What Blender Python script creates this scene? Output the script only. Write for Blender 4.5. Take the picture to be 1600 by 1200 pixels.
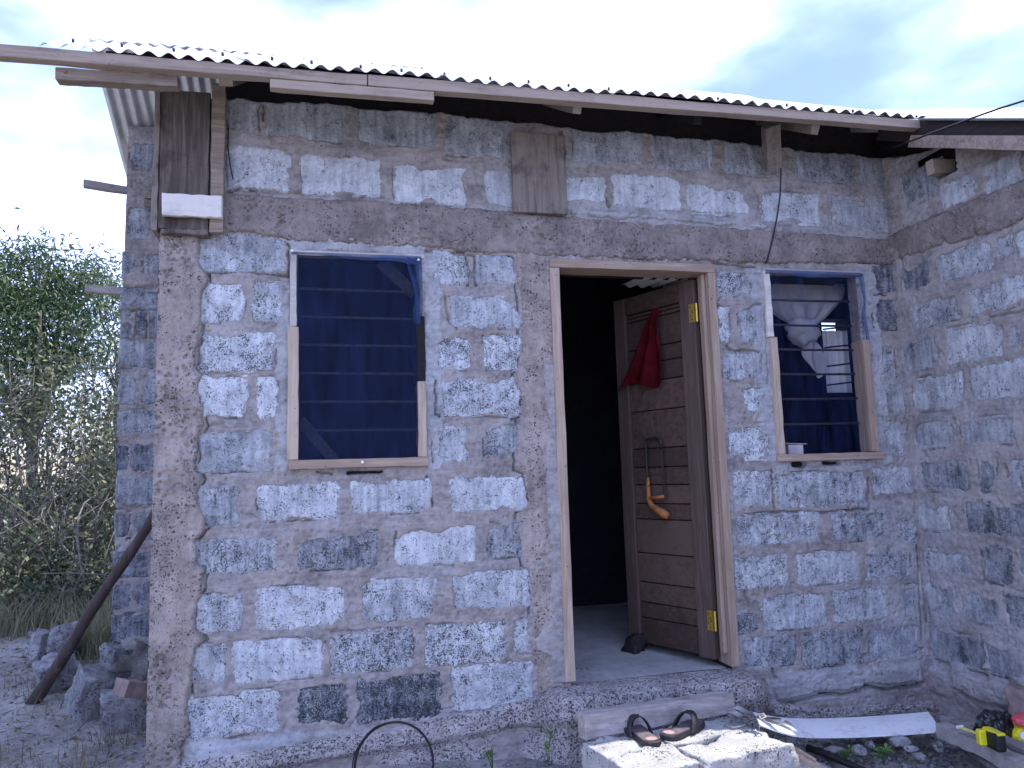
import bpy, math, random
import numpy as np
from mathutils import Vector, Matrix
for o in list(bpy.data.objects): bpy.data.objects.remove(o)
random.seed(7); RS = np.random.RandomState(7)
scene = bpy.context.scene
COL = scene.collection

# ---------------------------------------------------------------- camera
cam = bpy.data.cameras.new('camera'); camo = bpy.data.objects.new('camera', cam); COL.objects.link(camo)
CF, YAW, PIT, ROL = 1174.6, math.radians(-12.992), math.radians(6.860), math.radians(-1.723)
fw = Vector((-math.sin(YAW)*math.cos(PIT), math.cos(YAW)*math.cos(PIT), math.sin(PIT)))
r0 = Vector((math.cos(YAW), math.sin(YAW), 0)); u0 = r0.cross(fw)
rt = r0*math.cos(ROL)+u0*math.sin(ROL); up = -r0*math.sin(ROL)+u0*math.cos(ROL)
m = Matrix((rt, up, -fw)).transposed().to_4x4(); m.translation = Vector((0, -3.56, 1.25))
camo.matrix_world = m
cam.sensor_width = 36; cam.lens = CF/1600*36; cam.clip_start = .05; cam.clip_end = 3000
scene.camera = camo
scene.render.resolution_x = 1024; scene.render.resolution_y = 768

# ---------------------------------------------------------------- light
SUN = Vector((.36, .03, 1.0)).normalized()
sel = math.asin(SUN.z); saz = math.atan2(SUN.x, SUN.y)
world = bpy.data.worlds.new('World'); scene.world = world; world.use_nodes = True
wn = world.node_tree; wn.nodes.clear()
def wnode(t, **k):
    n = wn.nodes.new(t)
    for a, b in k.items(): setattr(n, a, b)
    return n
wo = wnode('ShaderNodeOutputWorld'); bg = wnode('ShaderNodeBackground')
sky = wnode('ShaderNodeTexSky', sky_type='NISHITA', sun_disc=False)
sky.sun_elevation = sel; sky.sun_rotation = saz; sky.air_density = 1.5; sky.dust_density = .2; sky.ozone_density = 4.0
tc = wnode('ShaderNodeTexCoord')
mp = wnode('ShaderNodeMapping'); mp.inputs['Location'].default_value = (.35, .1, .2); mp.inputs['Scale'].default_value = (1, 1, 2.1)
nz = wnode('ShaderNodeTexNoise'); nz.inputs['Scale'].default_value = 2.1; nz.inputs['Detail'].default_value = 5; nz.inputs['Roughness'].default_value = .5
cr = wnode('ShaderNodeValToRGB'); cr.color_ramp.elements[0].color = (.10, .10, .10, 1); cr.color_ramp.elements[0].position = .38; cr.color_ramp.elements[1].position = .66
cr.color_ramp.interpolation = 'EASE'
mx = wnode('ShaderNodeMix', data_type='RGBA')
wn.links.new(tc.outputs['Generated'], mp.inputs[0]); wn.links.new(mp.outputs[0], nz.inputs['Vector'])
wn.links.new(nz.outputs['Fac'], cr.inputs[0]); wn.links.new(cr.outputs[0], mx.inputs['Factor'])
sc_ = wnode('ShaderNodeVectorMath', operation='SCALE'); sc_.inputs['Scale'].default_value = .86; wn.links.new(sky.outputs[0], sc_.inputs[0]); wn.links.new(sc_.outputs[0], mx.inputs['A']); mx.inputs['B'].default_value = (10.2, 12.2, 22.5, 1)
wn.links.new(mx.outputs['Result'], bg.inputs[0]); bg.inputs[1].default_value = .085
wn.links.new(bg.outputs[0], wo.inputs[0])
sl = bpy.data.lights.new('sun', 'SUN'); sl.energy = 3.4; sl.angle = math.radians(.53); sl.color = (1, .95, .88)
slo = bpy.data.objects.new('sun', sl); COL.objects.link(slo); slo.location = (3, 2, 9)
slo.rotation_euler = SUN.to_track_quat('Z', 'Y').to_euler()
vs = scene.view_settings; vs.view_transform = 'Standard'; vs.look = 'None'; vs.exposure = 1.15; vs.gamma = 1; vs.use_curve_mapping = False

# ---------------------------------------------------------------- noise
def _h(ix, iy, s):
    n = (ix.astype(np.int64)*374761393 + iy.astype(np.int64)*668265263 + s*1442695041) & 0xffffffff
    n = ((n ^ (n >> 13))*1274126177) & 0xffffffff
    n = n ^ (n >> 16)
    return (n & 0xffff)/65535.0
def vn(x, y, s=0):
    x = np.asarray(x, float); y = np.asarray(y, float)
    ix = np.floor(x); iy = np.floor(y); fx = x-ix; fy = y-iy
    fx = fx*fx*(3-2*fx); fy = fy*fy*(3-2*fy)
    a = _h(ix, iy, s); b = _h(ix+1, iy, s); c = _h(ix, iy+1, s); d = _h(ix+1, iy+1, s)
    return (a*(1-fx)+b*fx)*(1-fy)+(c*(1-fx)+d*fx)*fy*1.0
def fbm(x, y, s=0, o=4, g=.5):
    v = 0; a = 1; t = 0
    for i in range(o):
        v = v+a*(vn(x*2**i, y*2**i, s+i*17)-.5); t += a; a *= g
    return v/t*2          # about -1..1
def ss(a, b, x):
    t = np.clip((x-a)/(b-a), 0, 1); return t*t*(3-2*t)

# ---------------------------------------------------------------- materials
class NT:
    def __init__(s, name, rough=.85, spec=.25):
        s.m = bpy.data.materials.new(name); s.m.use_nodes = True; s.t = s.m.node_tree
        s.b = s.t.nodes['Principled BSDF']; s.b.inputs['Roughness'].default_value = rough
        s.b.inputs['Specular IOR Level'].default_value = spec
    def n(s, t, **k):
        q = s.t.nodes.new(t)
        for a, b in k.items(): setattr(q, a, b)
        return q
    def put(s, sock, v):
        if hasattr(v, 'links') or isinstance(v, bpy.types.NodeSocket): s.t.links.new(v, sock)
        elif isinstance(v, (tuple, list)) and len(v) == 3 and sock.type == 'RGBA': sock.default_value = (*v, 1)
        else: sock.default_value = v
    def pos(s, scale=(1, 1, 1), obj=False):
        if obj: v = s.n('ShaderNodeTexCoord').outputs['Object']
        else: v = s.n('ShaderNodeNewGeometry').outputs['Position']
        mpn = s.n('ShaderNodeMapping'); s.put(mpn.inputs[0], v); mpn.inputs['Scale'].default_value = scale
        return mpn.outputs[0]
    def noise(s, v, scale, detail=4, rough=.55, dist=0):
        q = s.n('ShaderNodeTexNoise'); s.put(q.inputs['Vector'], v); q.inputs['Scale'].default_value = scale
        q.inputs['Detail'].default_value = detail; q.inputs['Roughness'].default_value = rough; q.inputs['Distortion'].default_value = dist
        return q.outputs['Fac']
    def spots(s, p, scale, mask, lo=.20, hi=.10, dist=None):
        q = s.n('ShaderNodeTexVoronoi'); wv = s.n('ShaderNodeVectorMath', operation='ADD'); nn = s.n('ShaderNodeTexNoise'); nn.inputs['Scale'].default_value = scale*1.3; nn.inputs['Detail'].default_value = 2
        s.put(nn.inputs['Vector'], p); sc = s.n('ShaderNodeVectorMath', operation='SCALE'); s.put(sc.inputs[0], nn.outputs['Color']); sc.inputs['Scale'].default_value = .55/scale
        s.put(wv.inputs[0], p); s.put(wv.inputs[1], sc.outputs[0]); s.put(q.inputs['Vector'], wv.outputs[0]); q.inputs['Scale'].default_value = scale
        sep = s.n('ShaderNodeSeparateColor'); s.put(sep.inputs[0], q.outputs['Color'])
        rad = s.ma('MULTIPLY', sep.outputs[0], .42); rad = s.ma('MULTIPLY', rad, mask)
        return s.rng(s.ma('SUBTRACT', q.outputs['Distance'], rad), .02, -.06)
    def vor(s, v, scale):
        q = s.n('ShaderNodeTexVoronoi'); s.put(q.inputs['Vector'], v); q.inputs['Scale'].default_value = scale
        return q.outputs['Distance']
    def ma(s, op, a, b=0.0, c=0.0, clamp=False):
        q = s.n('ShaderNodeMath', operation=op, use_clamp=clamp)
        s.put(q.inputs[0], a); s.put(q.inputs[1], b); s.put(q.inputs[2], c); return q.outputs[0]
    def rng(s, v, a, b, c=0.0, d=1.0):
        q = s.n('ShaderNodeMapRange'); q.interpolation_type = 'SMOOTHSTEP'
        s.put(q.inputs['Value'], v); s.put(q.inputs['From Min'], a); s.put(q.inputs['From Max'], b)
        s.put(q.inputs['To Min'], c); s.put(q.inputs['To Max'], d); return q.outputs['Result']
    def mix(s, f, a, b):
        q = s.n('ShaderNodeMix', data_type='RGBA'); s.put(q.inputs['Factor'], f); s.put(q.inputs['A'], a); s.put(q.inputs['B'], b)
        return q.outputs['Result']
    def attr(s, name, kind='GEOMETRY'):
        q = s.n('ShaderNodeAttribute', attribute_type=kind, attribute_name=name); return q.outputs['Fac']
    def col(s, c): s.put(s.b.inputs['Base Color'], c)
    def bump(s, h, strength=.5, dist=.01):
        q = s.n('ShaderNodeBump'); q.inputs['Strength'].default_value = strength; q.inputs['Distance'].default_value = dist
        s.put(q.inputs['Height'], h); s.t.links.new(q.outputs[0], s.b.inputs['Normal'])

M = {}
def mat_block():
    k = NT('concrete_block', .95, .1); p = k.pos()
    tone = k.attr('tone', 'OBJECT'); sp = k.attr('speck', 'OBJECT')
    n1 = k.noise(p, 7, 6, .6); n2 = k.noise(p, 55, 5, .65); st = k.noise(k.pos((38, 38, 5)), 1, 4, .6)
    n3 = k.noise(p, 170, 4, .65); n4 = k.noise(p, 17, 4, .6, 1.0)
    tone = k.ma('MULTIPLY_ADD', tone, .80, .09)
    t = k.ma('ADD', tone, k.ma('MULTIPLY', k.ma('SUBTRACT', n1, .5), 1.25))
    t = k.ma('ADD', t, k.ma('MULTIPLY', k.ma('SUBTRACT', n2, .5), .65))
    t = k.ma('ADD', t, k.ma('MULTIPLY', k.ma('SUBTRACT', st, .5), .95))
    t = k.ma('ADD', t, 0.0, clamp=True)
    c = k.mix(t, (.066, .075, .095), (.59, .615, .65))
    sm = k.rng(k.noise(p, 13, 5, .65, .6), .53, .66); c = k.mix(k.ma('MULTIPLY', sm, .65), c, (.30, .285, .30))
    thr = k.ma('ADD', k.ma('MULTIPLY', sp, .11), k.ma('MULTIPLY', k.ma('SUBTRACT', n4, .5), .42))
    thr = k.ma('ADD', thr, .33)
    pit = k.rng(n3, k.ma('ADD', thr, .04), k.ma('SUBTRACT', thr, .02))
    c = k.mix(k.ma('MULTIPLY', pit, .85), c, (.035, .04, .05))  # pits: dark aggregate plus the shade of the voids, put into the colour
    fl = k.rng(k.noise(k.pos((1, 1, 1)), 190, 2, .5), .66, .72)
    c = k.mix(k.ma('MULTIPLY', fl, k.ma('MULTIPLY', sp, .7)), c, (.7, .72, .76))
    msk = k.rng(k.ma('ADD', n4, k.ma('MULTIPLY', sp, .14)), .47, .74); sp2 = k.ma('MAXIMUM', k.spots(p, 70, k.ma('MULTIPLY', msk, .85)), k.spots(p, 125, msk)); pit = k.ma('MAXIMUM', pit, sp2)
    c = k.mix(k.ma('MULTIPLY', sp2, .9), c, (.03, .034, .044)); k.col(c)  # rounder pits, void shade again put in as near-black colour
    h = k.ma('SUBTRACT', k.ma('ADD', k.ma('MULTIPLY', n2, .6), k.ma('MULTIPLY', n3, .5)), k.ma('MULTIPLY', pit, 1.1))
    k.bump(h, .75, .006); return k.m
def mat_mortar():
    k = NT('mortar', .95, .1); p = k.pos(); pl = k.attr('plaster')
    n1 = k.noise(p, 5, 6, .6); n2 = k.noise(p, 40, 5, .6); n3 = k.noise(p, 150, 3, .6); sw = k.noise(k.pos((6, 6, 30)), 1, 4, .55, .8)
    v = k.ma('ADD', k.ma('MULTIPLY', n1, .6), k.ma('MULTIPLY', n2, .30)); v = k.ma('ADD', v, k.ma('MULTIPLY', sw, .30))
    pl = k.ma('MAXIMUM', pl, k.rng(k.noise(p, 3.2, 6, .65, .5), .46, .66, 0.0, .45))
    a = k.mix(k.rng(v, .32, .8), (.115, .102, .099), (.375, .338, .325))
    b = k.mix(k.rng(v, .3, .8), (.15, .154, .166), (.43, .434, .455))
    c = k.mix(pl, a, b)
    msk = k.rng(k.noise(p, 10, 4, .6), .50, .72); pit = k.ma('MAXIMUM', k.rng(n3, .345, .29), k.spots(p, 75, msk)); k.col(k.mix(k.ma('MULTIPLY', pit, .75), c, (.05, .045, .05)))
    h = k.ma('SUBTRACT', k.ma('ADD', k.ma('MULTIPLY', n2, .7), k.ma('ADD', k.ma('MULTIPLY', n3, .25), k.ma('MULTIPLY', sw, .5))), pit)
    k.bump(h, .6, .006); return k.m
def mat_conc(name, ca, cb, pits=.33, pitw=.04, strength=.6, vert=.25):
    k = NT(name, .95, .1); p = k.pos()
    n1 = k.noise(p, 6, 6, .6); n2 = k.noise(p, 38, 5, .6); n3 = k.noise(p, 95, 3, .62); st = k.noise(k.pos((30, 30, 3)), 1, 4, .55)
    n4 = k.noise(p, 11, 4, .6)
    v = k.ma('ADD', k.ma('MULTIPLY', n1, .55), k.ma('ADD', k.ma('MULTIPLY', n2, .3), k.ma('MULTIPLY', st, vert)))
    c = k.mix(k.rng(v, .3, .78), ca, cb)
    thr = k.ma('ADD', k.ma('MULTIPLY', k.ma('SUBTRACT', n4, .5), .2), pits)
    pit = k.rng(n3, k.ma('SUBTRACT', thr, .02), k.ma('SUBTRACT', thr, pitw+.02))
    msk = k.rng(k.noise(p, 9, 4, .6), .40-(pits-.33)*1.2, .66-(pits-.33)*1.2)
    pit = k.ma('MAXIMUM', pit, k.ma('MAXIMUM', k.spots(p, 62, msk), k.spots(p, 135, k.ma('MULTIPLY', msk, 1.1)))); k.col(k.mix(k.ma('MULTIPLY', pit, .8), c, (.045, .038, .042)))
    h = k.ma('SUBTRACT', k.ma('ADD', n2, k.ma('MULTIPLY', n3, .5)), k.ma('MULTIPLY', pit, 1.3)); k.bump(h, strength, .007)
    return k.m
def mat_wood(name, ca, cb, axis='x', dark=(.03, .022, .02), wear=.3, rough=.8, obj=False):
    k = NT(name, rough, .2)
    s = {'x': (2.2, 34, 34), 'z': (34, 34, 2.2), 'y': (34, 2.2, 34)}[axis]
    p = k.pos(s); g = k.noise(p, 1, 5, .6, .9); g2 = k.noise(k.pos(tuple(q*3.3 for q in s)), 1, 3, .6)
    w = k.noise(k.pos(), 8, 5, .65); d = k.noise(k.pos(), 60, 3, .6)
    rn = k.attr('rnd', 'OBJECT')
    v = k.ma('ADD', k.ma('MULTIPLY', g, .7), k.ma('ADD', k.ma('MULTIPLY', g2, .3), k.ma('MULTIPLY', k.ma('SUBTRACT', rn, .5), .35)))
    c = k.mix(k.rng(v, .3, .72), ca, cb)
    c = k.mix(k.ma('MULTIPLY', k.rng(w, .5, .72), wear), c, dark)
    c = k.mix(k.ma('MULTIPLY', k.rng(d, .34, .26), .7), c, dark)
    k.col(c); k.bump(k.ma('ADD', g, k.ma('MULTIPLY', g2, .6)), .35, .004); return k.m
def mat_plain(name, c, rough=.7, spec=.3, var=.25, scale=30, bump=.2, metal=0.0, obj=False):
    k = NT(name, rough, spec); p = k.pos(); n = k.noise(p, scale, 4, .6)
    k.col(k.mix(k.rng(n, .3, .7), tuple(q*(1-var) for q in c), tuple(min(1, q*(1+var)) for q in c)))
    k.b.inputs['Metallic'].default_value = metal
    if bump: k.bump(n, bump, .004)
    return k.m
def mat_metal():
    k = NT('galvanised_sheet', .42, .5); p = k.pos(); n = k.noise(p, 14, 5, .6); n2 = k.noise(k.pos((3, .6, 3)), 1, 4, .6)
    k.col(k.mix(k.rng(k.ma('ADD', k.ma('MULTIPLY', n, .5), k.ma('MULTIPLY', n2, .5)), .35, .65), (.50, .51, .53), (.68, .69, .70)))
    k.b.inputs['Metallic'].default_value = .45; k.bump(n, .05, .003); return k.m
def mat_ground():
    k = NT('dirt', .97, .1); p = k.pos(); n1 = k.noise(p, 2.5, 6, .65); n2 = k.noise(p, 22, 6, .7); n3 = k.noise(p, 120, 3, .6)
    v = k.ma('ADD', k.ma('MULTIPLY', n1, .5), k.ma('ADD', k.ma('MULTIPLY', n2, .4), k.ma('MULTIPLY', n3, .25)))
    c = k.mix(k.rng(v, .38, .75), (.13, .123, .115), (.40, .38, .355))
    sv = k.rng(k.vor(p, 46), .32, .1); c = k.mix(k.ma('MULTIPLY', sv, .45), c, (.34, .33, .32))
    k.col(c); k.bump(k.ma('ADD', n2, k.ma('ADD', n3, k.ma('MULTIPLY', sv, .5))), .9, .012); return k.m
def mat_leaf(name, ca, cb, cc=None):
    k = NT(name, .5, .35); r = k.attr('rnd'); c = k.mix(r, ca, cb)
    if cc: c = k.mix(k.rng(r, .93, .97), c, cc)
    k.col(c)
    tr = k.n('ShaderNodeBsdfTranslucent'); k.put(tr.inputs['Color'], c); ms = k.n('ShaderNodeMixShader'); ms.inputs[0].default_value = .28
    k.t.links.new(k.b.outputs[0], ms.inputs[1]); k.t.links.new(tr.outputs[0], ms.inputs[2])
    k.t.links.new(ms.outputs[0], k.t.nodes['Material Output'].inputs['Surface']); return k.m
def mat_net(name, c, alpha):
    k = NT(name, .7, .2); p = k.pos((3, 3, 22)); n = k.noise(k.pos((9, 9, 2.2)), 1, 4, .6, 1.5)
    k.col(k.mix(n, tuple(q*.4 for q in c), tuple(q*3.0 for q in c)))
    w = k.n('ShaderNodeTexWave', wave_type='BANDS', bands_direction='Z'); k.put(w.inputs['Vector'], k.pos()); w.inputs['Scale'].default_value = 190
    a = k.ma('ADD', alpha, k.ma('MULTIPLY', k.ma('SUBTRACT', n, .5), .6), clamp=True)
    k.put(k.b.inputs['Alpha'], a); return k.m

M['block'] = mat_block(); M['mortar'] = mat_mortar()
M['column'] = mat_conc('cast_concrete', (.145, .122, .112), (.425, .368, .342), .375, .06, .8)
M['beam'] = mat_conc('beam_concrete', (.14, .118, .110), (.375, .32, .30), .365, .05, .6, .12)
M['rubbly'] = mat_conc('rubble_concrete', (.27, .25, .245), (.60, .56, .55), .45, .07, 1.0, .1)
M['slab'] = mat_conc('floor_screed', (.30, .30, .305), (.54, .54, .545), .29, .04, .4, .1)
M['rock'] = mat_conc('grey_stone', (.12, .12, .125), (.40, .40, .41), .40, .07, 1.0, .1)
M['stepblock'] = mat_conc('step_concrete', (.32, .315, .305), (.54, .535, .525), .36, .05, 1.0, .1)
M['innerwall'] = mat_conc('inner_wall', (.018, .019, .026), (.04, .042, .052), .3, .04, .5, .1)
M['new_wood_x'] = mat_wood('sawn_timber', (.29, .212, .163), (.48, .38, .30), 'x', wear=.12)
M['new_wood_z'] = mat_wood('sawn_timber_upright', (.30, .218, .168), (.49, .39, .31), 'z', wear=.12)
M['eave_wood'] = mat_wood('eave_timber', (.175, .136, .110), (.35, .28, .228), 'x', wear=.22)
M['form_wood_z'] = mat_wood('weathered_board', (.07, .057, .049), (.21, .175, .152), 'z', wear=.7)
M['pale_wood'] = mat_wood('pale_offcut', (.42, .39, .36), (.64, .60, .56), 'x', wear=.25)
M['grey_wood'] = mat_wood('greyed_timber', (.17, .15, .15), (.36, .33, .32), 'x', wear=.3)
M['door_wood_x'] = mat_wood('door_plank_wood', (.056, .037, .030), (.120, .080, .063), 'x', wear=.3, rough=.55)
M['door_wood_z'] = mat_wood('door_stile_wood', (.082, .058, .048), (.168, .122, .102), 'z', wear=.2, rough=.55)
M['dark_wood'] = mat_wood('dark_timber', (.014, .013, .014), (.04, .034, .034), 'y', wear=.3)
M['plank_wood'] = mat_wood('grey_plank', (.27, .235, .225), (.50, .455, .44), 'x', wear=.35)
M['bar_metal'] = mat_plain('painted_bar', (.075, .075, .085), .6, .3, .3, 40, .1)
M['metal'] = mat_metal(); M['dirt'] = mat_ground()
M['bark'] = mat_wood('pole_bark', (.055, .040, .036), (.19, .15, .135), 'z', wear=.3)
M['twig'] = mat_plain('twig_bark', (.19, .172, .158), .9, .1, .35, 20)
M['leaf_dark'] = mat_leaf('leaf_dark', (.032, .064, .028), (.12, .185, .075), (.24, .25, .09))
M['leaf_mid'] = mat_leaf('leaf_mid', (.045, .064, .042), (.16, .185, .11), (.27, .25, .11))
M['leaf_dry'] = mat_leaf('leaf_dry', (.10, .085, .05), (.24, .20, .12))
M['grass'] = mat_leaf('grass_blade', (.14, .14, .08), (.31, .29, .18))
M['weed'] = mat_leaf('weed_leaf', (.09, .17, .05), (.22, .34, .10))
M['black'] = mat_plain('black_rubber', (.012, .012, .013), .5, .4, .3, 40, .1)
M['blackbag'] = mat_plain('black_polythene', (.010, .010, .012), .25, .6, .3, 25, .4)
M['steel'] = mat_plain('rusty_bar', (.06, .05, .05), .6, .4, .3, 40, .1, .4)
M['brass'] = mat_plain('brass_plate', (.62, .42, .09), .35, .5, .2, 60, .1, .75)
M['net'] = mat_net('blue_netting', (.003, .007, .026), .60)
M['net2'] = mat_net('blue_netting_thin', (.008, .015, .050), .20)
M['netfold'] = mat_net('blue_netting_folded', (.022, .044, .115), .58)
M['dcurtain'] = mat_plain('dark_curtain', (.004, .006, .016), .9, .1, .35, 12, .3)
M['wcurtain'] = mat_plain('white_voile', (.62, .62, .66), .9, .1, .12, 14, .3)
def translucent(name, f):
    m_ = M[name]; t = m_.node_tree; b = t.nodes['Principled BSDF']; tr = t.nodes.new('ShaderNodeBsdfTranslucent'); tr.inputs['Color'].default_value = (.62, .62, .66, 1)
    ms = t.nodes.new('ShaderNodeMixShader'); ms.inputs[0].default_value = f
    t.links.new(b.outputs[0], ms.inputs[1]); t.links.new(tr.outputs[0], ms.inputs[2]); t.links.new(ms.outputs[0], t.nodes['Material Output'].inputs['Surface'])
translucent('wcurtain', .45)
M['red'] = mat_plain('red_cloth', (.06, .002, .006), .9, .1, .35, 12, .4)
M['orange'] = mat_wood('orange_handle', (.30, .115, .035), (.46, .20, .07), 'z', wear=.4, rough=.5)
M['white'] = mat_plain('white_board', (.78, .73, .75), .5, .3, .05, 8, .05)
M['paper'] = mat_plain('white_scrap', (.75, .74, .74), .7, .2, .08, 20, .1)
M['pink'] = mat_plain('pink_scrap', (.60, .28, .28), .7, .2, .1, 20, .1)
M['yellow'] = mat_plain('yellow_plastic', (.70, .62, .02), .35, .5, .08, 12, .15)
M['tapeblade'] = mat_plain('tape_blade', (.72, .64, .16), .4, .4, .1, 90, .0)
M['redplastic'] = mat_plain('red_plastic', (.55, .08, .10), .35, .5, .15, 12, .1)
M['string'] = mat_plain('string', (.40, .37, .34), .9, .1, .2, 60, .1)
M['clay'] = mat_plain('fired_clay', (.22, .165, .15), .9, .1, .2, 25, .3)
M['sole'] = mat_plain('sandal_rubber', (.030, .027, .030), .6, .3, .3, 40, .15)
M['insole'] = mat_plain('sandal_insole', (.12, .10, .11), .7, .2, .25, 40, .1)
M['patch'] = mat_plain('sandal_label', (.42, .24, .22), .6, .2, .1, 40, 0)

# white board: faint grey print dashes
def mat_board():
    k = NT('printed_board', .45, .35); p = k.pos((14, 60, 60)); n = k.noise(p, 1, 2, .5)
    k.col(k.mix(k.ma('MULTIPLY', k.rng(n, .67, .72), .55), (.80, .81, .82), (.34, .37, .44)))
    c2 = k.b.inputs['Base Color'].links[0].from_socket; d = k.noise(k.pos(), 9, 6, .7); d2 = k.noise(k.pos(), 45, 4, .65)
    k.col(k.mix(k.ma('MULTIPLY', k.rng(k.ma('ADD', k.ma('MULTIPLY', d, .6), k.ma('MULTIPLY', d2, .4)), .50, .66), .5), c2, (.38, .35, .32))); return k.m
M['board'] = mat_board()

# ---------------------------------------------------------------- object helpers
WL = {}
def setmesh(me, V, Fq):
    V = np.asarray(V, np.float32); Fq = np.asarray(Fq, np.int32)
    k = Fq.shape[1]; nf = len(Fq)
    me.vertices.add(len(V)); me.vertices.foreach_set('co', V.ravel())
    me.loops.add(nf*k); me.loops.foreach_set('vertex_index', Fq.ravel())
    me.polygons.add(nf); me.polygons.foreach_set('loop_start', np.arange(0, nf*k, k, dtype=np.int32))
    me.update(calc_edges=True)
def link(name, me, origin, parent=None, mat=None, smooth=False):
    o = bpy.data.objects.new(name, me); COL.objects.link(o)
    origin = Vector(origin)
    if parent is not None:
        o.parent = parent; o.location = origin-WL[parent.name]
    else: o.location = origin
    WL[o.name] = origin
    if mat is not None: me.materials.append(M[mat] if isinstance(mat, str) else mat)
    if smooth: me.polygons.foreach_set('use_smooth', np.ones(len(me.polygons), bool))
    o['rnd'] = random.random()
    return o
def obj(name, V, Fc, mat, parent=None, smooth=False, origin=None, attrs=None):
    V = np.asarray(V, float)
    if origin is None:
        origin = (V.min(0)+V.max(0))/2; origin[2] = V[:, 2].min()
    me = bpy.data.meshes.new(name)
    W = V-np.asarray(origin)
    if isinstance(Fc, np.ndarray): setmesh(me, W, Fc)
    else: me.from_pydata(W.tolist(), [], Fc); me.update()
    if attrs:
        for n, a in attrs.items():
            at = me.attributes.new(n, 'FLOAT', 'POINT'); at.data.foreach_set('value', np.asarray(a, np.float32).ravel())
    return link(name, me, origin, parent, mat, smooth)
def thing(name, loc, label, cat, group=None):
    o = bpy.data.objects.new(name, None); COL.objects.link(o); o.location = loc; o.empty_display_size = .1
    WL[o.name] = Vector(loc); o['label'] = label; o['category'] = cat
    if group: o['group'] = group
    return o
def tag(o, label, cat, group=None):
    o['label'] = label; o['category'] = cat
    if group: o['group'] = group
    return o
def kind(o, k): o['kind'] = k; return o
class MB:
    def __init__(s): s.v = []; s.f = []
    def add(s, V, F):
        k = len(s.v); s.v += [tuple(q) for q in V]; s.f += [tuple(i+k for i in f) for f in F]; return s
    def obj(s, name, mat, parent=None, smooth=False, bevel=0, seg=1):
        o = obj(name, s.v, s.f, mat, parent, smooth)
        if bevel:
            b = o.modifiers.new('bevel', 'BEVEL'); b.width = bevel; b.segments = seg; b.limit_method = 'ANGLE'
        return o
BF = [(0, 3, 2, 1), (4, 5, 6, 7), (0, 1, 5, 4), (1, 2, 6, 5), (2, 3, 7, 6), (3, 0, 4, 7)]
def box8(x0, x1, y0, y1, z0, z1):
    return [(x0, y0, z0), (x1, y0, z0), (x1, y1, z0), (x0, y1, z0), (x0, y0, z1), (x1, y0, z1), (x1, y1, z1), (x0, y1, z1)]
def box(name, x0, x1, y0, y1, z0, z1, mat, parent=None, bevel=.003):
    return MB().add(box8(x0, x1, y0, y1, z0, z1), BF).obj(name, mat, parent, bevel=bevel)
def rough_board(name, P, mat, parent=None, n=10, jit=.003, seed=0, bevel=.002):
    """P: 8 corners as box8; length axis = the longest of x / z; edges wander like sawn timber"""
    P = np.array(P, float); ex = np.linalg.norm(P[1]-P[0]); ez = np.linalg.norm(P[4]-P[0]); ey = np.linalg.norm(P[3]-P[0])
    if ex >= ez and ex >= ey: a, b = [0, 3, 7, 4], [1, 2, 6, 5]
    elif ez >= ey: a, b = [0, 1, 2, 3], [4, 5, 6, 7]
    else: a, b = [0, 1, 5, 4], [3, 2, 6, 7]
    rs = np.random.RandomState(seed+11); V = []; F = []
    c = P.mean(0)
    for i in range(n+1):
        t = i/n
        for q in range(4):
            p = P[a[q]]*(1-t)+P[b[q]]*t
            V.append(p+rs.uniform(-jit, jit, 3))
    for i in range(n):
        for q in range(4):
            F.append((i*4+q, i*4+(q+1) % 4, i*4+4+(q+1) % 4, i*4+4+q))
    F.append((3, 2, 1, 0)); F.append((n*4, n*4+1, n*4+2, n*4+3))
    o = obj(name, V, F, mat, parent)
    bm_fix(o)
    if bevel:
        md = o.modifiers.new('bevel', 'BEVEL'); md.width = bevel; md.segments = 1; md.limit_method = 'ANGLE'; md.angle_limit = .8
    return o
import bmesh
def bm_fix(o):
    bm = bmesh.new(); bm.from_mesh(o.data); bmesh.ops.recalc_face_normals(bm, faces=bm.faces); bm.to_mesh(o.data); bm.free()
def beam8(p0, p1, w, h, upv=(0, 0, 1)):
    """oriented bar: p0,p1 centre line, w across, h along up"""
    p0 = Vector(p0); p1 = Vector(p1); d = (p1-p0).normalized(); s = d.cross(Vector(upv)).normalized(); u = s.cross(d)
    a = [p0+s*(-w/2)+u*(-h/2), p1+s*(-w/2)+u*(-h/2), p1+s*(w/2)+u*(-h/2), p0+s*(w/2)+u*(-h/2),
         p0+s*(-w/2)+u*(h/2), p1+s*(-w/2)+u*(h/2), p1+s*(w/2)+u*(h/2), p0+s*(w/2)+u*(h/2)]
    return [tuple(q) for q in a]
def tube(pts, r, seg=8):
    """V,F of a tube through pts with radius r (number or list)"""
    P = [Vector(p) for p in pts]; n = len(P); R_ = r if isinstance(r, (list, tuple)) else [r]*n
    V = []; F = []
    prev = None
    for i in range(n):
        t = (P[min(i+1, n-1)]-P[max(i-1, 0)]).normalized()
        a = prev if prev is not None else (Vector((0, 0, 1)) if abs(t.z) < .9 else Vector((1, 0, 0)))
        s = t.cross(a).normalized(); u = s.cross(t).normalized(); prev = u
        for q in range(seg):
            an = 2*math.pi*q/seg; V.append(tuple(P[i]+(s*math.cos(an)+u*math.sin(an))*R_[i]))
    for i in range(n-1):
        for q in range(seg): F.append((i*seg+q, i*seg+(q+1) % seg, (i+1)*seg+(q+1) % seg, (i+1)*seg+q))
    F.append(tuple(range(seg-1, -1, -1))); F.append(tuple(range((n-1)*seg, n*seg)))
    return V, F
def tubes_obj(name, paths, mat, parent=None, seg=6):
    mb = MB()
    for pts, r in paths: mb.add(*tube(pts, r, seg))
    o = mb.obj(name, mat, parent, smooth=True); bm_fix(o); return o
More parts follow.
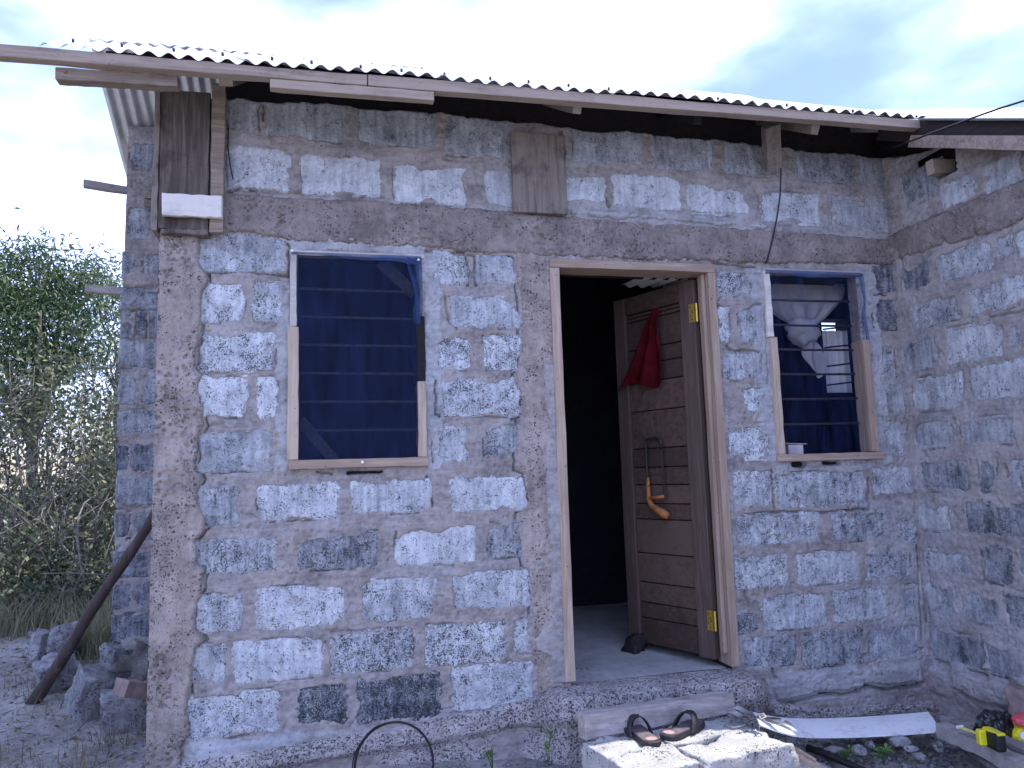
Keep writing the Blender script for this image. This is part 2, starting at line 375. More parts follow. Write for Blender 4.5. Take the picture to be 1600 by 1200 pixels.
def rock(name, c, size, mat, parent=None, seed=0, sub=3, rough=.18, rot=0, facet=.5, tilt=(0, 0)):
    bm = bmesh.new(); bmesh.ops.create_icosphere(bm, subdivisions=sub, radius=1)
    rs = np.random.RandomState(seed); dirs = rs.normal(size=(14, 3)); dirs /= np.linalg.norm(dirs, axis=1)[:, None]; ofs = rs.uniform(.55, .95, 14)
    V = np.array([v.co[:] for v in bm.verts])
    for d, o_ in zip(dirs, ofs):
        k = V@d; over = np.maximum(0, k-o_); V -= over[:, None]*d*(.5+facet*.5)
    V *= (1+rough*fbm(V[:, 0]*2.3+seed, V[:, 1]*2.3+V[:, 2]*1.7, seed, 4)[:, None])
    V *= np.array(size)/2
    ca, sa = math.cos(rot), math.sin(rot)
    cx, sx = math.cos(tilt[0]), math.sin(tilt[0]); cy, sy = math.cos(tilt[1]), math.sin(tilt[1])
    RX = np.array([[1, 0, 0], [0, cx, -sx], [0, sx, cx]]); RY = np.array([[cy, 0, sy], [0, 1, 0], [-sy, 0, cy]]); RZ = np.array([[ca, -sa, 0], [sa, ca, 0], [0, 0, 1]])
    V = V@(RZ@RY@RX).T+np.array(c)
    F = [tuple(v.index for v in f.verts) for f in bm.faces]; bm.free()
    return obj(name, V, F, mat, parent, smooth=False)
def chunk(name, c, size, mat, parent=None, seed=0, rot=0, tilt=(0, 0), rough=.02, n=9, rnd=.12):
    """a broken concrete block: a subdivided box with rounded, crumbling edges"""
    bm = bmesh.new(); bmesh.ops.create_cube(bm, size=2); bmesh.ops.subdivide_edges(bm, edges=bm.edges, cuts=n, use_grid_fill=True)
    V = np.array([v.co[:] for v in bm.verts]); F = [tuple(v.index for v in f.verts) for f in bm.faces]; bm.free()
    L = np.linalg.norm(V, axis=1)[:, None]; V = V*(1-rnd)+V/L*1.25*rnd
    S = np.array(size)/2; V = V*S
    nn = V/np.linalg.norm(V, axis=1)[:, None]
    k = fbm(V[:, 0]*14+seed*3.1, V[:, 1]*14+V[:, 2]*9.7, seed, 4); k2 = fbm(V[:, 2]*16+seed, V[:, 0]*15+V[:, 1]*5, seed+5, 4)
    edge = (np.sort(np.abs(V/S), axis=1)[:, 1])
    V = V+nn*((k+k2)*rough*(.5+1.6*edge**4))[:, None]
    ca, sa = math.cos(rot), math.sin(rot); cx, sx = math.cos(tilt[0]), math.sin(tilt[0]); cy, sy = math.cos(tilt[1]), math.sin(tilt[1])
    RX = np.array([[1, 0, 0], [0, cx, -sx], [0, sx, cx]]); RY = np.array([[cy, 0, sy], [0, 1, 0], [-sy, 0, cy]]); RZ = np.array([[ca, -sa, 0], [sa, ca, 0], [0, 0, 1]])
    V = V@(RZ@RY@RX).T+np.array(c)
    return obj(name, V, F, mat, parent, smooth=True)
def gridfaces(nx, nz, mask=None, flip=False):
    i = np.arange(nx*nz).reshape(nz, nx)
    a, b, c, d = i[:-1, :-1], i[:-1, 1:], i[1:, 1:], i[1:, :-1]
    F = np.stack([a, b, c, d], -1) if not flip else np.stack([a, d, c, b], -1)
    if mask is not None: F = F[mask]
    return F.reshape(-1, 4).astype(np.int32)

# ================================================================ THE HOUSE
house = thing('block_house', (1.0, 0, 0), 'unfinished grey concrete block house with corrugated iron roof and open wooden door', 'house')
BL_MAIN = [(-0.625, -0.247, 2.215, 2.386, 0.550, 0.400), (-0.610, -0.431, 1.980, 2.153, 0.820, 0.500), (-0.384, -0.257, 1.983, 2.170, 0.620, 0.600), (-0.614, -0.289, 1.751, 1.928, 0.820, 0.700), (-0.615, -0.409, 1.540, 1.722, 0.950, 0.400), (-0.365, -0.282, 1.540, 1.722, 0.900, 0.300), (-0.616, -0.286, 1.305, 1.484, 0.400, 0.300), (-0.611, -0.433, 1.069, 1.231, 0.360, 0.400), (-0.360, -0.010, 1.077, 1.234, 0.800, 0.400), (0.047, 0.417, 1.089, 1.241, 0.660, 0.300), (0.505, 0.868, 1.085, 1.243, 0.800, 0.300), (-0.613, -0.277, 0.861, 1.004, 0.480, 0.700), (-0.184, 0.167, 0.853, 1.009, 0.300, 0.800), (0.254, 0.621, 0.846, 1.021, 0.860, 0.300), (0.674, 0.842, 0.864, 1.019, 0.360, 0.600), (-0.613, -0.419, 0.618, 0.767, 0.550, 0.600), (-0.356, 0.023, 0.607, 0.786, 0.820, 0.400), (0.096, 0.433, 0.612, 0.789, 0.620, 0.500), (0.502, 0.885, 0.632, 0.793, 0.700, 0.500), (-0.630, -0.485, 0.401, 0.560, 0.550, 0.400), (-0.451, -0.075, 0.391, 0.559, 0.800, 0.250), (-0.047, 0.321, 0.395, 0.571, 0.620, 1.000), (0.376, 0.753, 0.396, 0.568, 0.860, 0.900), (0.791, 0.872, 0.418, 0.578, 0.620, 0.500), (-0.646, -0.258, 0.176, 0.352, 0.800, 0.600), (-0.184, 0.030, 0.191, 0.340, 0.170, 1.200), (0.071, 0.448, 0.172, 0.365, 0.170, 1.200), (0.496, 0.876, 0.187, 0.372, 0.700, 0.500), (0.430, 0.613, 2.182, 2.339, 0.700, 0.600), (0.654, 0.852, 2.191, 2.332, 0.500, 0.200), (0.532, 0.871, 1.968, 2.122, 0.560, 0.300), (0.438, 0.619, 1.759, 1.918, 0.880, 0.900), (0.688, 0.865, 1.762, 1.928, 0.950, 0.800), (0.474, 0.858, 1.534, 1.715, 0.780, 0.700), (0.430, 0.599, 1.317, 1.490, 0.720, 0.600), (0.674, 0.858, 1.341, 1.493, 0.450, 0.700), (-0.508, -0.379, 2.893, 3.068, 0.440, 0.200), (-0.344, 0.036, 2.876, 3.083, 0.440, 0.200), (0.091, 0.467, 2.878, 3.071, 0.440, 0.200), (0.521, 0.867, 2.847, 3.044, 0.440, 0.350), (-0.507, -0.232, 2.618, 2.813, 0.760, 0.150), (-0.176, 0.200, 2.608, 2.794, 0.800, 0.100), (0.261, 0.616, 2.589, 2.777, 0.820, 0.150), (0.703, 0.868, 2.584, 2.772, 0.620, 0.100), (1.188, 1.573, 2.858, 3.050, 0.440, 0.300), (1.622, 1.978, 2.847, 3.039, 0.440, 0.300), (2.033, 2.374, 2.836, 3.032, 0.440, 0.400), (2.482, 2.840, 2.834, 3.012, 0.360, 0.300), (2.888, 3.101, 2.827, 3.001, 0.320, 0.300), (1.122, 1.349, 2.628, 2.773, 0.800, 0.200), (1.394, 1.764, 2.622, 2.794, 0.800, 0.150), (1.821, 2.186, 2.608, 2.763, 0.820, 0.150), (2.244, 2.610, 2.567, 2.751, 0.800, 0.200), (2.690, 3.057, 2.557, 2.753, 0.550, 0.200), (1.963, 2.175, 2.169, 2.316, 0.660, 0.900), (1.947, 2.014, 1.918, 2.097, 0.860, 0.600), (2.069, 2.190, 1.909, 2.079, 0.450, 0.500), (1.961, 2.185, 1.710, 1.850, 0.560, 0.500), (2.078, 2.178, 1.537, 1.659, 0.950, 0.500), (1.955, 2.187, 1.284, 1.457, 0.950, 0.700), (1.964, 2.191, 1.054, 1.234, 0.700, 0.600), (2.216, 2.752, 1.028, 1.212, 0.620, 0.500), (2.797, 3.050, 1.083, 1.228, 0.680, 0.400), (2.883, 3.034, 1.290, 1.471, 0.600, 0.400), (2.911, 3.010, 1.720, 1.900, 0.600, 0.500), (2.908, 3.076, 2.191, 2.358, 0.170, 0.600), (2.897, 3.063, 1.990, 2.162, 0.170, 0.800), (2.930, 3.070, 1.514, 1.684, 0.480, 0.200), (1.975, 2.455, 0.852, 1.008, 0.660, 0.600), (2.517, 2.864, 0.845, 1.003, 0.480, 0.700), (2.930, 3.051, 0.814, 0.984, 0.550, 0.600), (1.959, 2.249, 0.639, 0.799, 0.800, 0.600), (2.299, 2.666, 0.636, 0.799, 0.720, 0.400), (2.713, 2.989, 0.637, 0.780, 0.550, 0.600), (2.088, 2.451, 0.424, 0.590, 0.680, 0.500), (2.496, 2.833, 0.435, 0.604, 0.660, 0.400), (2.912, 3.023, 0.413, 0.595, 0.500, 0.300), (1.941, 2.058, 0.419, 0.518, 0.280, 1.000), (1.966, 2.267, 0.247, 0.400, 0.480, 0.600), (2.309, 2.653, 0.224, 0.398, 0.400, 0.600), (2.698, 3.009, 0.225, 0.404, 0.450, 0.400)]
BL_WING = [(0.060, 0.273, 2.172, 2.320, 0.240, 0.400), (0.321, 0.660, 2.153, 2.305, 0.561, 0.480), (0.694, 0.772, 2.194, 2.296, 0.468, 0.320), (0.797, 0.988, 2.168, 2.296, 0.714, 0.320), (1.030, 1.292, 2.182, 2.313, 0.510, 0.320), (0.112, 0.437, 1.965, 2.105, 0.493, 0.480), (0.510, 0.867, 1.957, 2.095, 0.595, 0.480), (0.941, 1.264, 1.952, 2.098, 0.510, 0.320), (0.025, 0.261, 1.744, 1.908, 0.357, 0.160), (0.328, 0.665, 1.734, 1.922, 0.731, 0.320), (0.704, 0.761, 1.773, 1.876, 0.578, 0.160), (0.804, 1.135, 1.731, 1.896, 0.510, 0.320), (0.066, 0.397, 1.521, 1.700, 0.714, 0.320), (0.464, 0.880, 1.534, 1.703, 0.731, 0.320), (0.961, 1.264, 1.533, 1.689, 0.510, 0.320), (0.047, 0.327, 1.322, 1.472, 0.425, 0.160), (0.369, 0.685, 1.323, 1.455, 0.527, 0.160), (0.739, 1.082, 1.306, 1.443, 0.510, 0.320), (0.055, 0.396, 1.096, 1.260, 0.323, 0.400), (0.451, 0.552, 1.100, 1.272, 0.240, 0.560), (0.615, 0.889, 1.104, 1.255, 0.468, 0.320), (0.948, 1.260, 1.109, 1.253, 0.425, 0.320), (0.027, 0.253, 0.888, 1.038, 0.578, 0.240), (0.341, 0.756, 0.885, 1.056, 0.240, 0.560), (0.833, 1.139, 0.904, 1.063, 0.425, 0.320), (0.034, 0.358, 0.674, 0.795, 0.612, 0.320), (0.414, 0.593, 0.665, 0.838, 0.240, 0.480), (0.627, 0.899, 0.705, 0.852, 0.357, 0.320), (0.016, 0.228, 0.443, 0.609, 0.527, 0.320), (0.273, 0.493, 0.458, 0.613, 0.383, 0.320), (0.521, 0.812, 0.467, 0.625, 0.240, 0.480), (0.021, 0.386, 0.222, 0.383, 0.240, 0.240), (0.390, 0.537, 0.228, 0.373, 0.425, 0.480), (0.604, 0.904, 0.268, 0.434, 0.340, 0.320), (0.144, 0.381, 2.638, 2.822, 0.289, 0.240), (0.394, 0.604, 2.543, 2.677, 0.680, 0.240), (0.662, 0.873, 2.525, 2.662, 0.561, 0.240), (0.950, 1.227, 2.496, 2.653, 0.425, 0.240)]
BL_BACK = [(-1.446, -1.289, 2.976, 3.195, 0.385, 0.300), (-1.439, -1.271, 3.455, 3.669, 0.245, 0.300), (-1.467, -1.389, 2.716, 2.867, 0.350, 0.300), (-1.339, -1.231, 2.720, 2.863, 0.350, 0.600), (-1.472, -1.217, 2.481, 2.608, 0.294, 0.500), (-1.466, -1.389, 2.272, 2.452, 0.210, 0.500), (-1.369, -1.316, 2.282, 2.445, 0.154, 0.500), (-1.295, -1.213, 2.274, 2.455, 0.245, 0.500), (-1.468, -1.216, 2.054, 2.246, 0.322, 0.300), (-1.465, -1.364, 1.811, 1.996, 0.350, 0.400), (-1.308, -1.210, 1.810, 1.996, 0.336, 0.400), (-1.466, -1.213, 1.605, 1.762, 0.364, 0.600), (-1.467, -1.399, 1.356, 1.528, 0.084, 0.500), (-1.375, -1.207, 1.352, 1.525, 0.210, 0.500), (-1.460, -1.209, 1.130, 1.297, 0.294, 0.400), (-1.461, -1.374, 0.901, 1.065, 0.112, 0.500), (-1.343, -1.203, 0.894, 1.060, 0.175, 0.400), (-1.461, -1.197, 0.653, 0.804, 0.210, 0.500), (-1.459, -1.358, 0.451, 0.604, 0.126, 0.500), (-1.326, -1.200, 0.441, 0.595, 0.175, 0.400), (-1.460, -1.199, 0.228, 0.405, 0.154, 0.600)]  # tones lowered: shade on the rear wall is put into the block colour
PL_MAIN = [(0.397, 0.477, 1.280, 2.333, 1.000), (-0.270, 0.407, 2.325, 2.401, 1.000), (-0.282, -0.221, 1.299, 2.172, 0.800), (1.862, 1.930, 0.246, 2.288, 0.900), (2.139, 2.241, 1.265, 2.297, 0.900), (2.793, 2.940, 1.248, 2.318, 1.000), (2.226, 2.845, 1.215, 1.279, 0.800), (2.078, 2.635, 0.071, 0.214, 0.800), (-0.642, -0.156, 0.040, 0.163, 1.000), (2.650, 2.998, 0.082, 0.200, 0.600), (2.735, 3.051, 0.192, 1.055, 0.550), (1.839, 1.970, 0.244, 1.552, 0.400), (-0.329, 0.474, 0.096, 0.150, 0.600), (-0.380, 1.118, 2.493, 2.580, 0.500), (1.133, 3.061, 2.499, 2.646, 0.500)]
PL_WING = [(-0.074, 1.273, 0.139, 2.458, 0.250), (0.114, 0.798, 1.435, 1.497, 0.500), (0.016, 0.279, 0.128, 1.353, 0.550), (0.452, 0.726, 0.137, 0.544, 0.600), (0.116, 0.296, 2.501, 2.708, 0.400)]
BU_MAIN = [(2.085, 2.631, 0.077, 0.207, 0.014), (2.635, 2.998, 0.092, 0.195, 0.018), (-0.622, -0.169, 0.050, 0.155, 0.010)]
BU_WING = [(0.155, 0.710, 0.087, 0.268, 0.022), (-0.028, 0.142, 0.042, 0.175, 0.012)]
CR_MAIN = [([(-0.618, 2.216), (-0.571, 2.205), (-0.488, 2.211), (-0.405, 2.216), (-0.320, 2.207), (-0.234, 2.200)], 0.006, 0.03), ([(-0.229, 2.339), (-0.229, 2.197)], 0.006, 0.03), ([(-0.604, 2.192), (-0.587, 2.163), (-0.592, 2.139)], 0.008, 0.03), ([(-0.604, 1.745), (-0.509, 1.748), (-0.372, 1.757), (-0.294, 1.760)], 0.004, 0.02), ([(-0.381, 2.078), (-0.383, 2.003), (-0.374, 1.982), (-0.304, 1.990)], 0.003, 0.02), ([(0.608, 2.326), (0.614, 2.181)], 0.006, 0.03), ([(0.653, 2.328), (0.655, 2.182)], 0.006, 0.03), ([(0.446, 2.282), (0.537, 2.291)], 0.004, 0.02), ([(0.765, 1.969), (0.869, 1.983)], 0.006, 0.025), ([(0.499, 2.114), (0.512, 2.003), (0.558, 1.957)], 0.004, 0.02), ([(0.448, 1.700), (0.445, 1.543), (0.472, 1.537), (0.466, 1.531)], 0.005, 0.03), ([(0.476, 1.540), (0.690, 1.531), (0.842, 1.529)], 0.004, 0.02), ([(0.810, 1.517), (0.855, 1.532)], 0.007, 0.03), ([(2.202, 1.231), (2.203, 1.148), (2.200, 1.022)], 0.006, 0.03), ([(2.196, 1.016), (2.311, 1.001), (2.539, 1.002), (2.766, 1.010)], 0.006, 0.03), ([(2.778, 1.170), (2.766, 1.010)], 0.005, 0.03), ([(2.579, 1.186), (2.614, 1.144), (2.690, 1.159), (2.757, 1.164)], 0.004, 0.02), ([(2.386, 1.225), (2.423, 1.167), (2.518, 1.198)], 0.004, 0.02), ([(1.983, 2.087), (1.940, 2.114), (1.980, 2.160)], 0.004, 0.02), ([(2.066, 2.057), (2.133, 2.086), (2.165, 2.111), (2.211, 2.112)], 0.005, 0.02), ([(1.987, 1.891), (2.033, 1.860), (2.087, 1.871), (2.176, 1.858)], 0.005, 0.025), ([(1.927, 1.815), (1.951, 1.737), (1.993, 1.714)], 0.006, 0.025), ([(2.190, 1.841), (2.171, 1.748)], 0.004, 0.02), ([(2.063, 1.653), (2.176, 1.662)], 0.003, 0.02), ([(1.958, 0.705), (2.005, 0.622), (2.026, 0.558)], 0.009, 0.03), ([(2.641, 0.261), (2.815, 0.260), (3.013, 0.264)], 0.006, 0.03), ([(2.203, 0.059), (2.313, 0.074), (2.418, 0.086), (2.528, 0.073), (2.625, 0.089)], 0.011, 0.04), ([(2.653, 0.103), (2.777, 0.076), (2.993, 0.086)], 0.012, 0.04), ([(2.128, 0.246), (2.137, 0.183)], 0.01, 0.03), ([(2.069, 0.189), (2.110, 0.068)], 0.005, 0.02), ([(0.494, 0.182), (0.685, 0.192), (0.884, 0.211)], 0.005, 0.02), ([(0.401, 1.251), (0.405, 1.162)], 0.006, 0.03), ([(2.332, 1.257), (2.393, 1.256)], 0.016, 0.06), ([(2.516, 1.259), (2.609, 1.260)], 0.012, 0.06), ([(3.108, 2.343), (3.070, 1.828)], 0.004, 0.02), ([(3.079, 1.684), (3.059, 1.120)], 0.005, 0.02), ([(3.059, 1.050), (3.018, 0.310)], 0.005, 0.025), ([(2.229, 2.102), (2.215, 1.686)], 0.003, 0.015), ([(-0.374, 3.074), (-0.372, 2.895)], 0.005, 0.02), ([(-0.505, 2.591), (-0.452, 2.607), (-0.381, 2.605)], 0.01, 0.04), ([(-0.352, 2.600), (-0.178, 2.600), (0.211, 2.606)], 0.004, 0.02), ([(0.260, 2.596), (0.397, 2.577), (0.620, 2.582)], 0.004, 0.02), ([(1.357, 2.662), (1.369, 2.622)], 0.012, 0.03), ([(2.482, 2.577), (2.594, 2.571)], 0.005, 0.02), ([(2.827, 2.371), (3.076, 2.364)], 0.005, 0.02), ([(1.121, 3.012), (1.130, 2.891)], 0.012, 0.05), ([(-0.615, 2.387), (-0.613, 2.252), (-0.582, 2.193)], 0.006, 0.03), ([(-0.582, 2.193), (-0.573, 2.148), (-0.597, 2.097)], 0.006, 0.03), ([(-0.597, 2.097), (-0.600, 1.985), (-0.604, 1.896)], 0.006, 0.03), ([(-0.604, 1.896), (-0.614, 1.844), (-0.618, 1.765)], 0.006, 0.03), ([(-0.618, 1.765), (-0.585, 1.736), (-0.611, 1.693)], 0.006, 0.03), ([(-0.611, 1.693), (-0.582, 1.578), (-0.575, 1.506)], 0.006, 0.03), ([(-0.575, 1.506), (-0.606, 1.450), (-0.601, 1.309)], 0.006, 0.03), ([(-0.601, 1.309), (-0.579, 1.266), (-0.602, 1.211)], 0.006, 0.03), ([(-0.602, 1.211), (-0.590, 1.155), (-0.563, 1.104)], 0.006, 0.03), ([(-0.563, 1.104), (-0.562, 1.057), (-0.603, 1.004)], 0.006, 0.03), ([(-0.603, 1.004), (-0.602, 0.908), (-0.562, 0.878)], 0.006, 0.03), ([(-0.562, 0.878), (-0.571, 0.797), (-0.591, 0.758)], 0.006, 0.03), ([(-0.591, 0.758), (-0.597, 0.664), (-0.564, 0.582)], 0.006, 0.03), ([(-0.564, 0.582), (-0.595, 0.544), (-0.609, 0.479)], 0.006, 0.03), ([(-0.609, 0.479), (-0.615, 0.401), (-0.624, 0.323)], 0.006, 0.03), ([(-0.624, 0.323), (-0.617, 0.244), (-0.609, 0.205)], 0.006, 0.03), ([(0.841, 2.328), (0.844, 2.204), (0.864, 2.123)], 0.005, 0.03), ([(0.864, 2.123), (0.862, 1.945), (0.854, 1.817)], 0.005, 0.03), ([(0.854, 1.817), (0.830, 1.746), (0.821, 1.690)], 0.005, 0.03), ([(0.821, 1.690), (0.846, 1.658), (0.842, 1.532)], 0.005, 0.03), ([(0.842, 1.532), (0.822, 1.408), (0.818, 1.269)], 0.005, 0.03), ([(0.818, 1.269), (0.862, 1.253), (0.864, 1.115)], 0.005, 0.03), ([(0.864, 1.115), (0.824, 1.071), (0.809, 0.981)], 0.005, 0.03), ([(0.809, 0.981), (0.826, 0.920), (0.841, 0.814)], 0.005, 0.03), ([(0.841, 0.814), (0.869, 0.792), (0.869, 0.590)], 0.005, 0.03), ([(-0.629, 2.374), (-0.463, 2.385), (-0.279, 2.368), (-0.235, 2.351)], 0.005, 0.03), ([(0.409, 2.345), (0.519, 2.339), (0.662, 2.325), (0.841, 2.328)], 0.006, 0.03), ([(1.944, 2.333), (2.189, 2.324)], 0.005, 0.03), ([(-0.103, 1.286), (-0.033, 1.276)], 0.004, 0.03), ([(0.039, 1.279), (0.193, 1.278)], 0.008, 0.05)]
CR_WING = [([(0.073, 2.534), (0.245, 2.527), (0.420, 2.522), (0.621, 2.528), (0.870, 2.525)], 0.004, 0.02), ([(0.061, 2.516), (0.075, 2.393), (0.081, 2.282)], 0.007, 0.03), ([(0.128, 1.977), (0.432, 1.965)], 0.006, 0.02), ([(0.603, 1.936), (0.794, 1.922)], 0.004, 0.02), ([(0.160, 1.855), (0.167, 1.732)], 0.005, 0.015), ([(0.050, 0.213), (0.148, 0.210), (0.157, 0.117)], 0.008, 0.03), ([(0.405, 0.224), (0.495, 0.232)], 0.006, 0.02), ([(0.214, 0.085), (0.343, 0.030)], 0.006, 0.02), ([(0.508, 1.940), (0.520, 1.905)], 0.006, 0.02), ([(0.079, 0.790), (0.018, 0.311)], 0.005, 0.02)]
CR_BACK = [([(-1.473, 2.605), (-1.228, 2.639)], 0.01, 0.03), ([(-1.461, 2.460), (-1.223, 2.465)], 0.008, 0.03), ([(-1.371, 2.453), (-1.374, 2.273)], 0.006, 0.02), ([(-1.310, 2.454), (-1.301, 2.265)], 0.006, 0.02), ([(-1.463, 2.263), (-1.218, 2.257)], 0.006, 0.02), ([(-1.466, 1.550), (-1.402, 1.541)], 0.01, 0.02), ([(-1.468, 1.101), (-1.231, 1.105)], 0.006, 0.02)]
COL1R = [(-0.626, 2.387), (-0.624, 2.251), (-0.593, 2.192), (-0.584, 2.148), (-0.607, 2.097), (-0.611, 1.984), (-0.615, 1.896), (-0.624, 1.844), (-0.628, 1.765), (-0.596, 1.736), (-0.622, 1.693), (-0.593, 1.578), (-0.586, 1.507), (-0.617, 1.450), (-0.612, 1.309), (-0.590, 1.267), (-0.612, 1.211), (-0.601, 1.155), (-0.574, 1.104), (-0.573, 1.057), (-0.614, 1.004), (-0.612, 0.908), (-0.572, 0.879), (-0.581, 0.798), (-0.601, 0.759), (-0.607, 0.665), (-0.575, 0.583), (-0.605, 0.545), (-0.619, 0.480), (-0.625, 0.402), (-0.634, 0.324), (-0.627, 0.245), (-0.619, 0.206), (-0.651, 0.157)]
COL2L = [(0.851, 2.329), (0.853, 2.204), (0.874, 2.123), (0.871, 1.945), (0.864, 1.817), (0.839, 1.746), (0.831, 1.690), (0.856, 1.658), (0.852, 1.532), (0.832, 1.408), (0.828, 1.269), (0.872, 1.252), (0.873, 1.114), (0.834, 1.070), (0.818, 0.980), (0.835, 0.919), (0.851, 0.814), (0.878, 0.791), (0.878, 0.590), (0.866, 0.502), (0.875, 0.414), (0.898, 0.354), (0.889, 0.268)]
PL2L = [(0.984, 1.619), (0.991, 1.436), (0.973, 1.311), (0.977, 1.065), (0.978, 0.912), (0.963, 0.853), (0.975, 0.762), (0.963, 0.673), (0.976, 0.598), (0.958, 0.540), (0.925, 0.513), (0.880, 0.472), (0.907, 0.426), (0.971, 0.392), (0.938, 0.336), (0.978, 0.246)]
BEAMT = [(-0.536, 2.590), (-0.380, 2.583), (-0.178, 2.578), (0.211, 2.584), (0.524, 2.574), (0.848, 2.564), (1.134, 2.551), (1.536, 2.540), (2.282, 2.531), (2.679, 2.527), (3.070, 2.506)]
BEAMB = [(-0.656, 2.382), (-0.463, 2.397), (-0.279, 2.380), (-0.235, 2.363), (0.058, 2.357), (0.332, 2.355), (0.519, 2.352), (0.662, 2.338), (0.841, 2.341), (1.041, 2.335), (1.454, 2.333), (1.926, 2.343), (2.190, 2.338), (2.846, 2.357), (3.076, 2.364)]
WBEAMT = [(0.053, 2.533), (0.244, 2.524), (0.503, 2.526), (0.869, 2.519), (1.306, 2.517)]
WBEAMB = [(0.043, 2.373), (0.224, 2.363), (0.357, 2.358), (0.519, 2.334), (0.706, 2.319), (0.845, 2.328), (1.284, 2.339)]
DOORZ = [2.158, 2.135, 2.112, 1.945, 1.857, 1.752, 1.586, 1.373, 1.267, 1.169, 1.065, 0.978, 0.789, 0.628, 0.517, 0.433, 0.292]
HINGEZ = (2.079, 0.480)
RED = (0.223, 0.597, 2.150, 1.719)
SAW = (0.315, 1.001, 1.422)

def warp(s, z, sd=3):
    return 0.012*fbm(s*20, z*20, sd, 4)+.007*fbm(s*80, z*80, sd+9, 2)+.055*np.maximum(0, fbm(s*7+9, z*10, sd+4, 3)-.16)
def rect_sd(s, z, b, r=.016):
    cs, cz = (b[0]+b[1])/2, (b[2]+b[3])/2; hs, hz = (b[1]-b[0])/2, (b[3]-b[2])/2
    qx = np.abs(s-cs)-hs+r; qz = np.abs(z-cz)-hz+r
    return np.hypot(np.maximum(qx, 0), np.maximum(qz, 0))+np.minimum(np.maximum(qx, qz), 0)-r
def stamp_cracks(S, Z, H, step, s0, z0, cracks, seed=1):
    rs = np.random.RandomState(seed); nz, ns = H.shape
    for pts, w, d in cracks:
        pts = np.array(pts, float)
        L = np.hypot(*(pts[1:]-pts[:-1]).T); cum = np.concatenate([[0], np.cumsum(L)]); n = max(2, int(cum[-1]/.004))
        t = np.linspace(0, cum[-1], n); ps = np.interp(t, cum, pts[:, 0]); pz = np.interp(t, cum, pts[:, 1])
        off = rs.uniform(0, 99)
        ps = ps+.007*fbm(t*25+off, t*0, seed, 3); pz = pz+.007*fbm(t*25+off+50, t*0, seed+1, 3)
        ww = w*(.45+1.1*vn(t*18+off, t*0, seed+2))
        for a, b, c in zip(ps, pz, ww):
            i0 = int((b-z0-.02)/step); i1 = int((b-z0+.02)/step)+2; j0 = int((a-s0-.02)/step); j1 = int((a-s0+.02)/step)+2
            i0 = max(i0, 0); j0 = max(j0, 0)
            if i1 <= i0 or j1 <= j0 or i0 >= nz or j0 >= ns: continue
            dd = np.hypot(S[i0:i1, j0:j1]-a, Z[i0:i1, j0:j1]-b)
            g = d*ss(c+.003, c*.35, dd)
            H[i0:i1, j0:j1] = np.minimum(H[i0:i1, j0:j1], .004-g)
